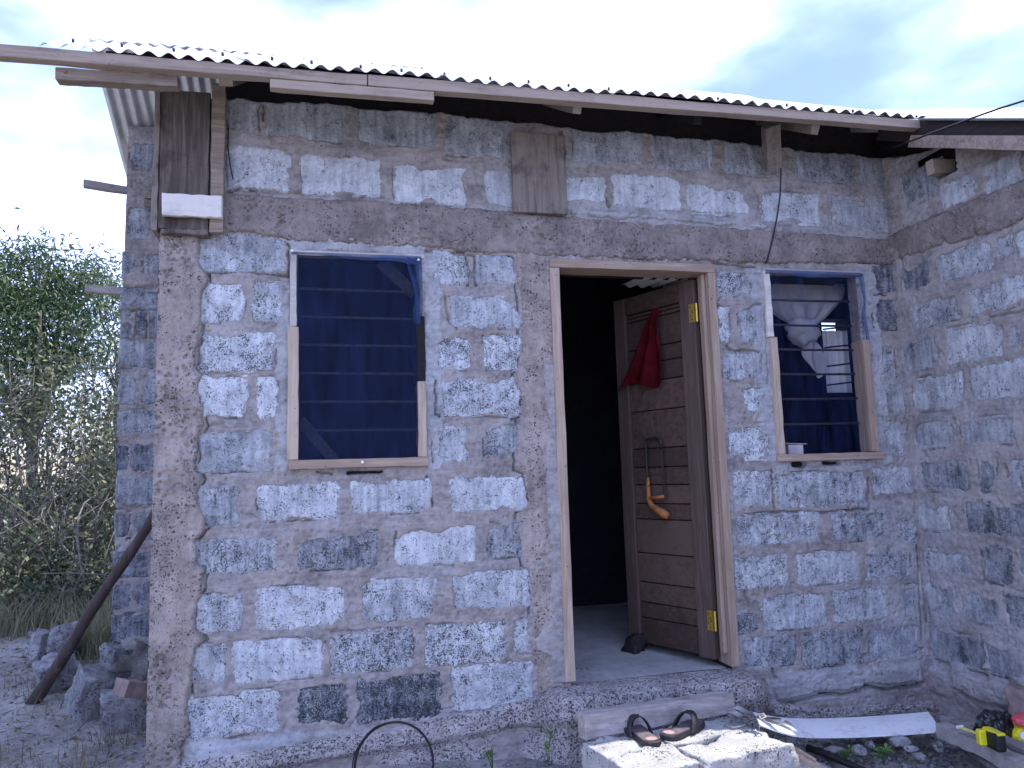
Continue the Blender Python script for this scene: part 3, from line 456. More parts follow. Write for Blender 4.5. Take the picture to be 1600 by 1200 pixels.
def build_wall(s0, s1, z0, z1, step, blocks, holes, place, flip, plaster=(), cracks=(), ztop=None, seed=3, bstep=.008, bulges=(), clip=None):
    ns = int((s1-s0)/step)+1; nz = int((z1-z0)/step)+1
    S, Z = np.meshgrid(s0+np.arange(ns)*step, z0+np.arange(nz)*step)
    W = warp(S, Z, seed)
    base = .004+.0065*fbm(S*4.5, Z*5.5, seed+20, 4)+.0042*fbm(S*26, Z*38, seed+30, 3)+.0014*fbm(S*95, Z*95, seed+40, 2)
    P = np.zeros_like(S)
    for r in plaster:
        sd = rect_sd(S, Z, r[:4], .03)+.022*fbm(S*11, Z*11, seed+60, 4)+.008*fbm(S*40, Z*40, seed+61, 2)
        P = np.maximum(P, ss(.006, -.006, sd)*r[4])
    base = base*(1-.35*P)+.0055*P
    for (bs0, bs1, bz0, bz1, hh) in bulges:
        sd = rect_sd(S, Z, (bs0, bs1, bz0, bz1), .03)+.02*fbm(S*9, Z*9, seed+70, 4)
        base = base+hh*ss(.012, -.02, sd)
    base = base-.008*ss(.76, .86, vn(S*75, Z*75, seed+41))*ss(.50, .72, vn(S*8, Z*10, seed+42))-.008*ss(.80, .90, vn(S*33, Z*60, seed+43))*ss(.5, .7, vn(S*6, Z*6, seed+44))
    SD = np.full_like(S, 9.0)
    for b in blocks:
        j0 = max(0, int((b[0]-s0-.06)/step)); j1 = int((b[1]-s0+.06)/step)+2; i0 = max(0, int((b[2]-z0-.06)/step)); i1 = int((b[3]-z0+.06)/step)+2
        if j1 <= j0 or i1 <= i0: continue
        SD[i0:i1, j0:j1] = np.minimum(SD[i0:i1, j0:j1], rect_sd(S[i0:i1, j0:j1], Z[i0:i1, j0:j1], b)+W[i0:i1, j0:j1])
    keep = ss(-.35, -.6, fbm(S*7, Z*7, seed+80, 3))*0
    ins = ss(-.003, -.013, SD+.02*P)
    H = base*(1-ins)-.03*ins
    cl = list(cracks); rs = np.random.RandomState(seed+100)
    for b in blocks:
        for side in range(4):
            if rs.rand() < (.62, .42, .3, .3)[side]:
                a, c = sorted(rs.uniform(0, 1, 2)); c = max(c, a+.25)
                a = max(0, a); c = min(1, c)
                if side == 0: q = [(b[0]+(b[1]-b[0])*a, b[2]-.004), (b[0]+(b[1]-b[0])*c, b[2]-.004)]
                elif side == 1: q = [(b[0]+(b[1]-b[0])*a, b[3]+.004), (b[0]+(b[1]-b[0])*c, b[3]+.004)]
                elif side == 2: q = [(b[0]-.004, b[2]+(b[3]-b[2])*a), (b[0]-.004, b[2]+(b[3]-b[2])*c)]
                else: q = [(b[1]+.004, b[2]+(b[3]-b[2])*a), (b[1]+.004, b[2]+(b[3]-b[2])*c)]
                cl.append((q, rs.uniform(.002, .0055), rs.uniform(.014, .032)))
    stamp_cracks(S, Z, H, step, s0, z0, cl, seed)
    if ztop is not None:
        zt = ztop(S)+.018*fbm(S*9, S*0+3, seed+5, 4)
        H = H-.22*ss(-.004, .03, Z-zt)
    X3 = place(S, Z, H)
    cs, cz = S[:-1, :-1]+step/2, Z[:-1, :-1]+step/2
    mask = np.ones(cs.shape, bool)
    if ztop is not None: mask &= cz < ztop(cs)+.045
    for h in holes: mask &= ~((cs > h[0]) & (cs < h[1]) & (cz > h[2]) & (cz < h[3]))
    V = np.stack(X3, -1).reshape(-1, 3)
    w = obj('wall', V, gridfaces(ns, nz, mask, flip), 'mortar', house, True, attrs={'plaster': P})
    for n_, b in enumerate(blocks):
        e = .018; ms = max(4, int((b[1]-b[0]+2*e)/bstep)); mz = max(4, int((b[3]-b[2]+2*e)/bstep))
        s, z = np.meshgrid(np.linspace(b[0]-e, b[1]+e, ms+1), np.linspace(b[2]-e, b[3]+e, mz+1))
        sd = rect_sd(s, z, b)+warp(s, z, seed); sp = b[5]; k = n_*3.7
        h = rs.uniform(.001, .0045)+.0035*fbm(s*9+k, z*11, seed+7, 3)+(.0012+.0022*sp)*fbm(s*62, z*62+k, seed+8, 3)
        h -= sp*.007*ss(.18, .5, fbm(s*85, z*85, seed+12, 2))
        h = h-.034*ss(.005, .017, sd)
        if ztop is not None:
            zt = ztop(s)+.018*fbm(s*9, s*0+3, seed+5, 4); h = h-.22*ss(-.004, .03, z-zt); z = np.minimum(z, zt+.03)
        X3 = place(s, z, h); V = np.stack(X3, -1).reshape(-1, 3)
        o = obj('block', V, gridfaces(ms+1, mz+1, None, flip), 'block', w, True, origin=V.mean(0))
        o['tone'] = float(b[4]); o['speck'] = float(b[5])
    return w

def courses(s0, s1, z0, z1, seed, skip=lambda s, z: False):
    rs = np.random.RandomState(seed); out = []; z = z0; k = 0
    while z < z1:
        s = s0-(.22 if k % 2 else 0)
        while s < s1-.05:
            a, b = max(s+.02, s0), min(s+.40+rs.uniform(-.02, .02), s1)
            if b-a > .07 and not skip((a+b)/2, z+.09): out.append((a, b, z, z+.178+rs.uniform(-.012, .012), rs.choice([.2, .4, .5, .6, .75]), rs.uniform(.2, .7)))
            s += .455
        z += .238; k += 1
    return out
W1 = (-.226, .398, 1.303, 2.320); DR = (1.033, 1.933, .262, 2.320); W2 = (2.225, 2.842, 1.275, 2.315)
HO1 = (-.188, .358, 1.338, 2.296); HOD = (1.065, 1.900, -.2, 2.290); HO2 = (2.262, 2.802, 1.310, 2.288)
ztop_main = lambda s: np.interp(s, [-.6, .2, 1.2, 2.2, 3.05], [3.045, 3.06, 3.035, 3.025, 3.0])
place_main = lambda s, z, h: (s, -h, z)
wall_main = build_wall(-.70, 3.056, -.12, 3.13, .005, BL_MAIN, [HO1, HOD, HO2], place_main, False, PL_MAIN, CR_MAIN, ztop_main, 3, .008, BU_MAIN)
place_wing = lambda s, z, h: (3.05-h, -s, z)
BL_WING = [b for b in BL_WING if b[1] < 1.32]+courses(1.36, 2.38, .10, 1.9, 5)
wall_wing = build_wall(-.02, 2.40, -.12, 3.06, .006, BL_WING, [(.262, .515, 2.705, 2.86)], place_wing, False, PL_WING, CR_WING, lambda s: np.interp(s, [0, .3, .55, .9, 1.8], [2.99, 2.90, 2.86, 2.72, 2.3]) if np.max(s) <= 1.8 else np.interp(s, [0, .3, .55, .9, 1.8, 2.4], [2.99, 2.90, 2.86, 2.72, 2.3, 2.02]), 41, .009, BU_WING)
place_side = lambda s, z, h: (-.785-h, s, z)
build_wall(.25, 1.99, .0, 3.2, .012, courses(.27, 1.96, .08, 2.9, 9), [], place_side, True, (), (), lambda s: 3.0+.3*(s-.2), 55, .014)
place_back = lambda s, z, h: (s, 2.0-h, z)
wall_back = build_wall(-1.462, -.62, .0, 3.92, .009, BL_BACK+[b for b in courses(-1.07, -.80, .14, 3.5, 12)], [], place_back, False, (), CR_BACK, lambda s: 3.80+0*s, 77, .011)

# solid body of the walls behind the faces
def core(rects, y0, y1, name='inner_wall', mat='innerwall'):
    mb = MB()
    for a, b, c, d in rects: mb.add(box8(a, b, y0, y1, c, d), BF)
    return mb.obj(name, mat, house)
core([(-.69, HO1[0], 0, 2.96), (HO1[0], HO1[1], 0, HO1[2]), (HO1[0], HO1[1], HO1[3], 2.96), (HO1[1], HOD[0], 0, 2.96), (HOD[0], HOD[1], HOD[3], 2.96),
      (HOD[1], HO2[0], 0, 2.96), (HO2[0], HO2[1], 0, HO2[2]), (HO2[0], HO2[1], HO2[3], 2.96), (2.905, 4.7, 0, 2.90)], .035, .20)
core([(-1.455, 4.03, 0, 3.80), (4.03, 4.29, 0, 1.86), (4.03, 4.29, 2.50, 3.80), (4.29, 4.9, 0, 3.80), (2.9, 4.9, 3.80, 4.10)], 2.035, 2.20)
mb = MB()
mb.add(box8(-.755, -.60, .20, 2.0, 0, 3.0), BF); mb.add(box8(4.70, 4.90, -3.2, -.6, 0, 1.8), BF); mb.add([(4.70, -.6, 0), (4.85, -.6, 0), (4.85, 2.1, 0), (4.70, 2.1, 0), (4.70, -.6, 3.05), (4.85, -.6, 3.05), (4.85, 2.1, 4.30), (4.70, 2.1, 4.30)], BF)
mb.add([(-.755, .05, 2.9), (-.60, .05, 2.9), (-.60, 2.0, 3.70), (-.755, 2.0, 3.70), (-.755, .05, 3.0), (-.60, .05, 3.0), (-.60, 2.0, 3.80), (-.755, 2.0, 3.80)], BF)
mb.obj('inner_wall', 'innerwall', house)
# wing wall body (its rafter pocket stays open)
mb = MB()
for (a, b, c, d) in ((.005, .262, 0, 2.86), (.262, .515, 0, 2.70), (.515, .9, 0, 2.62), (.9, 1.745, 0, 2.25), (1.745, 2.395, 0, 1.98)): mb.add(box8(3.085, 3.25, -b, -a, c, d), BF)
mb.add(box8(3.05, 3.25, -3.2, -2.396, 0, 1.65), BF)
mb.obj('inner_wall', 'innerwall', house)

# ---------------------------------------------------------------- columns and ring beam
def ragged_panel(name, s0, s1, z0, z1, step, sdf, place, flip, hgt, mat, seed, amp=.004, pl=None, pit=1.0, rim=.012, back=.05, side=None):
    ns = int((s1-s0)/step)+1; nz = int((z1-z0)/step)+1
    S, Z = np.meshgrid(s0+np.arange(ns)*step, z0+np.arange(nz)*step)
    sd = sdf(S, Z)                                     # >0 inside
    lump = .5+.5*fbm(S*30, Z*30, seed+3, 3)
    H = hgt+amp*fbm(S*5, Z*5, seed, 4)+.0022*fbm(S*40, Z*40, seed+1, 3)+.0012*fbm(S*110, Z*110, seed+2, 2)
    H = H-pit*.012*ss(.70, .80, vn(S*80, Z*80, seed+5))*ss(.48, .72, vn(S*8, Z*8, seed+6))-pit*.006*ss(.66, .76, vn(S*22, Z*40, seed+7))*ss(.5, .75, vn(S*5, Z*5, seed+8))
    H = H-.011*ss(.016, 0, sd)*(.5+lump)
    H = H-(hgt+back)*ss(.003, -.008, sd)
    X, Y, ZZ = place(S, Z, H)
    V = np.stack((X, Y, ZZ), -1)
    V = V.reshape(-1, 3)
    if pl is None: at = None
    else: at = {'plaster': pl(S, Z)}
    return obj(name, V, gridfaces(ns, nz, sd[:-1, :-1] > -.03, flip), mat, house, True, attrs=at)
def edge_line(P, seed, a=.010, b=.006):
    P = np.array(P)
    o = np.argsort(P[:, 1]); px, pz = P[o, 0], P[o, 1]
    return lambda z: np.interp(z, pz, px)+a*fbm(z*17, z*0+seed, seed, 3)+b*np.abs(fbm(z*60, z*0+seed, seed+1, 3))
colR = edge_line(COL1R, 5)
def sd_col1(S, Z): return np.minimum(colR(Z)+.006*fbm(S*50, Z*50, 8, 3)-S, 9)
ragged_panel('column', -.788, -.47, -.15, 2.40, .005, sd_col1, place_main, False, .026, 'column', 11)
# the return face of the corner column
nz_ = int(2.55/.01)+1; zc = -.15+np.arange(nz_)*.01; yc = np.linspace(-.02, .26, 24)
Yg, Zg = np.meshgrid(yc, zc)
Xg = -.788+.004*fbm(Yg*30, Zg*30, 66, 3)
obj('column', np.stack((Xg, Yg, Zg), -1).reshape(-1, 3), gridfaces(24, nz_, None, True), 'column', house, True)
col2L = edge_line(COL2L, 25)
def sd_col2(S, Z): return np.minimum(S-col2L(Z)+.006*fbm(S*50, Z*50, 28, 3), Z-.235-.02*fbm(S*12, Z*0, 4, 3))
plL = edge_line(PL2L, 35, .012, .004)
ragged_panel('column', .82, 1.062, .2, 2.375, .005, sd_col2, place_main, False, .011, 'column', 31)
# smooth grey plaster dabbed along the door side of that column
def sd_pl(S, Z): return np.minimum(np.minimum(S-plL(Z)+.010*fbm(S*26, Z*26, 38, 4), 1.79-Z), Z-.26)
ragged_panel('plaster_patch', .86, 1.060, .25, 1.80, .005, sd_pl, place_main, False, .017, 'mortar', 51, .006, pl=lambda S, Z: np.ones_like(S)*.35, back=.03, pit=.15)
bt = edge_line([(z, s) for s, z in BEAMT], 15, .006, .004); bb = edge_line([(z, s) for s, z in BEAMB], 16, .008, .009)
def sd_beam(S, Z): return np.minimum(bt(S)-Z, Z-bb(S))+.004*fbm(S*60, Z*60, 18, 3)
ragged_panel('ring_beam', -.70, 3.052, 2.28, 2.64, .005, sd_beam, place_main, False, .017, 'beam', 61, .005)
bt2 = edge_line([(z, s) for s, z in WBEAMT], 17, .004, .004); bb2 = edge_line([(z, s) for s, z in WBEAMB], 19, .010, .012)
def sd_beam2(S, Z): return np.minimum(bt2(S)-Z, Z-bb2(S))+.004*fbm(S*60, Z*60, 19, 3)
ragged_panel('ring_beam', -.02, 1.98, 2.24, 2.64, .006, sd_beam2, place_wing, False, .018, 'beam', 63, .005)
# pale mortar spilled along the top of the beam
spill = []
def sd_sp(S, Z):
    c = np.interp(S, [1.17, 1.5, 1.75, 2.1, 2.3], [2.573, 2.572, 2.566, 2.552, 2.545])
    wd = .016*(.6+fbm(S*14, S*0, 91, 3))+.012*np.exp(-((S-1.43)/.13)**2)
    return wd-np.abs(Z-c)+.006*fbm(S*50, Z*50, 92, 3)
ragged_panel('mortar_spill', 1.16, 2.28, 2.50, 2.63, .005, sd_sp, place_main, False, .026, 'mortar', 95, .004, pl=lambda S, Z: np.ones_like(S), back=.03)

# ---------------------------------------------------------------- plinth, threshold and floor
xs = np.arange(-.80, 3.06, .008)
def prot(x): return .030+.022*fbm(x*2.6, x*0, 71, 3)+.155*ss(.80, 1.0, x)*ss(2.12, 1.93, x)
def ptop(x): return np.interp(x, [-.8, -.5, .08, .55, .85, 1.0, 1.95, 2.08, 2.3, 3.06], [.080, .108, .138, .175, .210, .251, .251, .10, .03, .0])
V = []
prof = []
nprof = 46
T = np.linspace(0, 1, nprof)
XX, TT = np.meshgrid(xs, T)
tp = ptop(XX); pr = prot(XX)
top_seg = np.clip(TT/.35, 0, 1); dn = np.clip((TT-.35)/.65, 0, 1)
Yp = .03-(.03+pr)*ss(0, 1, top_seg)*1.0
Yp = np.where(TT <= .35, .03-(.03+pr*.96)*top_seg, -(pr*.96)-.012*np.sin(dn*3.1))
Zp = np.where(TT <= .35, tp-.012*top_seg**3, tp-.012-(tp+.14)*dn)
band = ss(.20, .36, dn)                     # lower smoother part steps back under the rough band
n1 = fbm(XX*16, TT*26, 72, 4); n2 = fbm(XX*55, TT*70, 73, 3)
door = ss(.86, 1.0, XX)*ss(2.05, 1.95, XX)
rough_amt = np.where(TT <= .35, .3+.7*top_seg**2, 1)*(1-.55*band)
Yp = Yp-((.014+.010*door)*n1+(.008+.003*door)*n2)*rough_amt+.028*band*(1-door)*ss(.05, -.05, XX*0+.0)+.022*band
Zp = Zp+(.008*n1+.004*n2)*rough_amt*np.where(TT <= .35, top_seg, 1)
Zp = np.where((TT < .2) & (door > .5), tp+.001*n2, Zp)
obj('plinth', np.stack((XX, Yp, Zp), -1).reshape(-1, 3), gridfaces(len(xs), nprof, None, True), 'rubbly', house, True)
# interior floor slab
fx, fy = np.meshgrid(np.arange(-.6, 4.7, .02), np.arange(.04, 2.03, .02))
fz = .2495+.004*fbm(fx*3, fy*3, 81, 4)
obj('floor_slab', np.stack((fx, fy, fz), -1).reshape(-1, 3), gridfaces(fx.shape[1], fx.shape[0]), 'slab', house, True)

# ---------------------------------------------------------------- roof
PITCH = .076; AMP = .0095; SL = .585
def roof_z(y): return 3.012+SL*(y+.44) if y <= 1.5 else 3.012+SL*1.94-SL*(y-1.5)
def sheet(name, xa0, xa1, xb0, xb1, ya, za, yb, zb, n=4, lift=0.0, ph=0.0, jag=0.0, th=.0016, tilt=0.0):
    """corrugated sheet; eave edge xa0..xa1 at (ya,za), upper edge xb0..xb1 at (yb,zb)"""
    m = max(8, int((xa1-xa0)/PITCH*12)); V = []
    nr = Vector((0, -(zb-za), (yb-ya))).normalized()
    if nr.z < 0: nr = -nr
    for k in (0, 1):
        for j in range(n+1):
            t = j/n
            for i in range(m+1):
                u = i/m; x = (xa0+(xa1-xa0)*u)*(1-t)+(xb0+(xb1-xb0)*u)*t; xu = xa0+(xa1-xa0)*u
                h = AMP*math.cos(2*math.pi*xu/PITCH+ph)+lift-(th if k else 0)
                w = .004*math.sin(xu*5.1)*(1-t)+jag*math.sin(xu*23)*(1-t)
                V.append((x, ya+(yb-ya)*t+nr.y*h, za+(zb-za)*t+nr.z*h+w+tilt*(x-xa0)))
    nn = (n+1)*(m+1); F = []
    for j in range(n):
        for i in range(m):
            a = j*(m+1)+i; b = a+1; c = a+m+2; d = a+m+1
            F.append((a, b, c, d)); F.append((nn+a, nn+d, nn+c, nn+b))
    for i in range(m):
        F.append((i, nn+i, nn+i+1, i+1)); a = n*(m+1)+i; F.append((a, a+1, nn+a+1, nn+a))
    for j in range(n):
        a = j*(m+1); F.append((a, a+m+1, nn+a+m+1, nn+a)); a += m; F.append((a, nn+a, nn+a+m+1, a+m+1))
    o = obj(name, V, F, 'metal', house, True)
    md = o.modifiers.new('split', 'EDGE_SPLIT'); md.split_angle = .9
    return o
ze, zr_ = roof_z(-.44)-.020, roof_z(1.5)
ex = [-1.165, -.36, .46, 1.29, 2.12, 2.985]; rx = [-1.74, -.75, .25, 1.22, 2.12, 2.985]
for i in range(5):
    sheet('roof_sheet', ex[i]-.03*(i > 0), ex[i+1], rx[i]-.03*(i > 0), rx[i+1], -.414-.005*(i % 2), 3.0045+.0068*(ex[i]+1.165), 1.5, zr_-.012, lift=.0025*(i % 2), tilt=.0068)
bx = [-1.585, -.75, .1, .95, 1.8, 2.65, 3.2]
for i in range(6):
    sheet('roof_sheet', bx[i]-.03*(i > 0), bx[i+1], bx[i]-.03*(i > 0), bx[i+1], 1.5, zr_, 3.5, roof_z(3.5), lift=.0025*(i % 2))
# wing roof: its left verge runs down toward the camera
wz = lambda y: 2.935+.49*(y+.594)
def wsheet(x0, x1, y0, y1, lift): return sheet('roof_sheet', x0, x1, x0, x1, y0, wz(y0)+.115*(x0-2.905), y1, wz(y1)+.115*(x0-2.905), n=4, lift=lift, tilt=.115)
wsheet(2.905, 3.75, -3.0, -.44, 0); wsheet(3.72, 4.98, -3.0, -.44, .0025)
wsheet(2.955, 3.80, -.44, 2.2, .003); wsheet(3.77, 5.0, -.44, 2.2, .001)
obj('roof_leak_blocker', [(2.978, -.42, 2.95), (2.992, -.42, 2.95), (2.992, 1.5, 3.85), (2.978, 1.5, 3.85), (2.978, -.42, 3.01), (2.992, -.42, 3.01), (2.992, 1.5, 4.135), (2.978, 1.5, 4.135)], BF, 'metal', house)  # added strip, blocks sun leaking in between the two roof planes
# ridge cap
mb = MB()
for (xa, xb) in ((.57, 2.4), (2.38, 3.15)):
    mb.add([(xa, 1.26, zr_-.146), (xb, 1.26, zr_-.146), (xb, 1.5, zr_+.022), (xa, 1.5, zr_+.022), (xb, 1.74, zr_-.146), (xa, 1.74, zr_-.146),
            (xa, 1.26, zr_-.149), (xb, 1.26, zr_-.149), (xb, 1.5, zr_+.018), (xa, 1.5, zr_+.018), (xb, 1.74, zr_-.149), (xa, 1.74, zr_-.149)],
           [(0, 1, 2, 3), (3, 2, 4, 5), (6, 9, 8, 7), (9, 11, 10, 8), (0, 6, 7, 1), (5, 4, 10, 11), (0, 3, 9, 6), (3, 5, 11, 9), (1, 7, 8, 2), (2, 8, 10, 4)])
mb.obj('ridge_cap', 'metal', house)
# roofing nails through the crests along the eave
nails = []
for i in range(22):
    x = -1.05+i*.19+random.uniform(-.02, .02); y = -.40; z = roof_z(y)+AMP
    nails.append(([(x, y, z-.01), (x, y-.002, z+.004)], .006))
kind(tubes_obj('roofing_nail', nails, 'steel', house, 5), 'stuff')

# fascia: two sawn battens end to end, spliced underneath
def eave_bar(x0, x1, z0a, z1a, z0b, z1b, y0, y1, mat, name='fascia_board', seed=0):
    P = [(x0, y0, z0a), (x1, y0, z0b), (x1, y1, z0b), (x0, y1, z0a), (x0, y0, z1a), (x1, y0, z1b), (x1, y1, z1b), (x0, y1, z1a)]
    return rough_board(name, P, mat, house, 14, .0018, seed)
eave_bar(-1.42, .120, 2.949, 3.000, 2.956, 3.004, -.405, -.355, 'eave_wood', seed=1)
eave_bar(.123, 3.06, 2.956, 3.008, 2.980, 3.026, -.403, -.353, 'eave_wood', seed=2)
eave_bar(-0.2861, 0.4123, 2.9104, 2.9521, 2.9131, 2.9554, -.401, -.36, 'eave_wood', 'splice_board', 3)
eave_bar(-1.1218, -0.6595, 2.895, 2.947, 2.905, 2.953, -.36, -.305, 'eave_wood', 'splice_board', 4)
# barge board under the wing verge
P0 = (2.93, -.40, 2.955); P1 = (2.915, -1.6, 2.43)
rough_board('barge_board', beam8((2.93, -.36, 2.925), (2.925, -1.9, 2.20), .03, .062), 'eave_wood', house, 12, .002, 5)
rough_board('barge_board', beam8((2.975, -.10, 3.112), (2.975, -1.9, 2.23), .04, .11), 'dark_wood', house, 12, .002, 6)
# near-black blockers, added to keep light out so the eave gap reads black
def eave_close(P, seed): return rough_board('eave_gap_blocker', P, 'dark_wood', house, 12, .002, seed)
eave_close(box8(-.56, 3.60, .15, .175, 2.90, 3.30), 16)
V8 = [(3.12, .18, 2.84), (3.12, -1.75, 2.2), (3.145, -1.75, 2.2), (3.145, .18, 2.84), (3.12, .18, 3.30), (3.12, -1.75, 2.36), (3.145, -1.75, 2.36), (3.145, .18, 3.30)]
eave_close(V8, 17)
# rafters, purlins and wall plate under the sheets
def rafter(x, ye, w=.042, h=.085, z_off=-.095, skew=0, mat='dark_wood', yb=1.45, name='rafter'):
    return rough_board(name, beam8((x, ye, roof_z(ye)+z_off), (x+skew, yb, roof_z(yb)+z_off), w, h), mat, house, 6, .0015, int(abs(x)*50))
rafter(-.47, -.365, .055, .095, -.085, mat='eave_wood')
rafter(1.098, -.36, .042, .085, -.085, mat='eave_wood'); rafter(2.372, -.36, .045, .10, -.085, mat='eave_wood')
for x in (.35, 1.75): rafter(x, -.30, mat='dark_wood')
for y in (.05, .6, 1.2): rough_board('purlin', beam8((-1.05, y, roof_z(y)-.072), (3.0, y, roof_z(y)-.072), .05, .045), 'dark_wood', house, 6, .001, 9)
for y in (1.8, 2.5, 3.2): rough_board('purlin', beam8((-1.3 if y > 1.9 else -.6, y, roof_z(y)-.072), (3.1, y, roof_z(y)-.072), .05, .045), 'dark_wood', house, 6, .001, 9)
rough_board('wall_plate', beam8((-.55, .13, 3.03), (4.6, .13, 3.0), .10, .055), 'dark_wood', house, 8, .002, 12)
# short strut wedged at the wall by the third rafter
rough_board('strut', beam8((2.215, -.20, 3.035), (2.30, -.06, 2.86), .055, .085, (1, 0, 0)), 'form_wood_z', house, 5, .003, 14)
rough_board('rafter', beam8((2.985, -.405, 2.765), (3.6, -.405, 2.80), .05, .075), 'eave_wood', house, 4, .002, 15)

# ---------------------------------------------------------------- formwork left on the wall
def wboard(name, px0, px1, z0, z1, y0, y1, mat, seed=0, parent=None, jit=.0025, skew=0.0):
    P = box8(px0, px1, y0, y1, z0, z1); P = [(a+skew*(c-z0), b, c) for a, b, c in P]
    return rough_board(name, P, mat, parent or house, 10, jit, seed)
wboard('formwork_board', -0.7890, -0.5803, 2.385, 3.04, -.060, -.034, 'form_wood_z', 21)
wboard('formwork_board', -0.8156, -0.7916, 2.375, 3.03, -.066, .16, 'form_wood_z', 22)
wboard('formwork_board', -0.5720, -0.5140, 2.375, 3.09, -.066, -.036, 'eave_wood', 23)
wboard('formwork_board', -.775, -0.5786, 2.362, 2.384, -.066, .05, 'form_wood_z', 24)
wboard('formwork_offcut', -0.7671, -0.5159, 2.4362, 2.5370, -.094, -.069, 'pale_wood', 25)
wboard('formwork_board', 0.8449, 1.1270, 2.5494, 2.9656, -.048, -.026, 'form_wood_z', 26)
# scaffold stubs poking out of the rear wall
rough_board('putlog', beam8((-1.735, 1.99, 3.347), (-1.44, 2.06, 3.335), .05, .050), 'plank_wood', house, 4, .002, 31)
rough_board('putlog', beam8((-1.70, 1.99, 2.602), (-1.44, 2.06, 2.60), .05, .050), 'plank_wood', house, 4, .002, 32)
for zz in (3.27, 3.21): rough_board('putlog', beam8((-1.33, 1.95, zz), (-1.05, 1.95, zz-.01), .04, .05), 'eave_wood', house, 3, .002, 33)

# ================================================================ WINDOWS AND DOOR
def net_panel(name, x0, x1, z0, z1, y, mat, parent, amp=.004, seed=0):
    a, b = np.meshgrid(np.linspace(x0, x1, 40), np.linspace(z0, z1, 60))
    yy = y+amp*fbm(a*6, b*5, seed, 3)+amp*.6*fbm((a+b*.7)*22, (b-a*.4)*4, seed+1, 2)
    return obj(name, np.stack((a, yy, b), -1).reshape(-1, 3), gridfaces(40, 60), mat, parent, True)
win1 = net_panel('window', -.205, .374, 1.325, 2.305, -.012, 'net', house, .005, 201)
rb = lambda n, x0, x1, z0, z1, mat, par, y0=-.030, y1=.07, seed=0, jit=.002, skew=0.0: wboard(n, x0, x1, z0, z1, y0, y1, mat, seed, par, jit, skew)
rb('frame_rail_or_gap', -.226, .404, 1.303, 1.343, 'new_wood_x', win1, seed=41)
rb('frame_rail_or_gap', -.232, -.184, 1.345, 1.955, 'new_wood_z', win1, seed=42)
rb('frame_rail_or_gap', -.224, -.194, 1.957, 2.312, 'pale_wood', win1, -.020, .07, 43)
rb('frame_rail_or_gap', .358, .397, 1.345, 1.700, 'new_wood_z', win1, seed=44)
rb('frame_rail_or_gap', .378, .402, 2.02, 2.30, 'grey_wood', win1, -.004, .07, 45)
rb('frame_rail_or_gap', .360, .399, 1.702, 2.018, 'dark_wood', win1, -.014, .07, 47)  # no rail here: near-black strip stands in for the dark open gap
rb('frame_rail_or_gap', -.226, .400, 2.300, 2.322, 'pale_wood', win1, -.016, .07, 46)
for z in (1.480, 1.614, 1.748, 1.882, 2.016, 2.150):
    rough_board('security_bar', beam8((-.19, .035, z), (.36, .035, z-.004), .006, .012), 'bar_metal', win1, 4, .0008, 50)
rough_board('brace', beam8((-.18, .055, 1.53), (-.02, .05, 1.33), .02, .05), 'bar_metal', win1, 4, .001, 51)
rough_board('brace', beam8((.19, .055, 2.30), (.36, .05, 2.14), .02, .06), 'bar_metal', win1, 4, .001, 52)
# the loose fold of netting along the right side
a, b = np.meshgrid(np.linspace(0, 1, 14), np.linspace(0, 1, 40))
zz = 2.305-b*.33; wd = .040+.008*np.sin(b*9)+.030*(1-b)**2; xx = .388-a*wd; yy = -.020-.012*np.sin(a*7+b*5)-.010*fbm(a*5, b*9, 7, 2)
obj('net_fold', np.stack((xx, yy, zz), -1).reshape(-1, 3), gridfaces(14, 40), 'netfold', win1, True)
a, b = np.meshgrid(np.linspace(-.22, .385, 60), np.linspace(0, 1, 8))
obj('net_fold', np.stack((a, -.020-.010*np.sin(b*3)-.004*fbm(a*20, b, 3, 2), 2.312-b*(.022+.010*np.sin(a*11)+.03*ss(.2, .38, a))), -1).reshape(-1, 3), gridfaces(60, 8), 'netfold', win1, True)
tubes_obj('screw', [([(.37, -.032, 2.288), (.37, -.040, 2.288)], .006), ([(.10, -.030, 1.326), (.10, -.038, 1.326)], .008), ([(-.214, -.02, 2.312), (-.214, -.036, 2.312)], .007)], 'white', win1, 8)

win2 = net_panel('window', 2.235, 2.825, 1.300, 2.300, -.012, 'net2', house, .004, 211)
rb('frame_rail_or_gap', 2.228, 2.872, 1.275, 1.312, 'new_wood_x', win2, seed=61)
rb('frame_rail_or_gap', 2.234, 2.272, 1.314, 1.935, 'new_wood_z', win2, seed=62)
rb('frame_rail_or_gap', 2.226, 2.262, 1.937, 2.300, 'pale_wood', win2, -.02, .07, 63)
rb('frame_rail_or_gap', 2.795, 2.838, 1.314, 1.925, 'new_wood_z', win2, seed=64)
rb('frame_rail_or_gap', 2.800, 2.830, 1.927, 2.290, 'grey_wood', win2, -.006, .07, 65)
rb('frame_rail_or_gap', 2.224, 2.842, 2.290, 2.316, 'grey_wood', win2, -.016, .07, 66)
a, b = np.meshgrid(np.linspace(0, 1, 8), np.linspace(0, 1, 40))
obj('net_fold', np.stack((2.838-a*(.020+.006*np.sin(b*12)), -.022-.008*np.sin(a*6+b*8), 2.300-b*.40), -1).reshape(-1, 3), gridfaces(8, 40), 'netfold', win2, True)
a, b = np.meshgrid(np.linspace(2.23, 2.83, 60), np.linspace(0, 1, 8))
obj('net_fold', np.stack((a, -.020-.010*np.sin(b*3)-.004*fbm(a*20, b, 3, 2), 2.305-b*(.030+.008*np.sin(a*13))), -1).reshape(-1, 3), gridfaces(60, 8), 'netfold', win2, True)
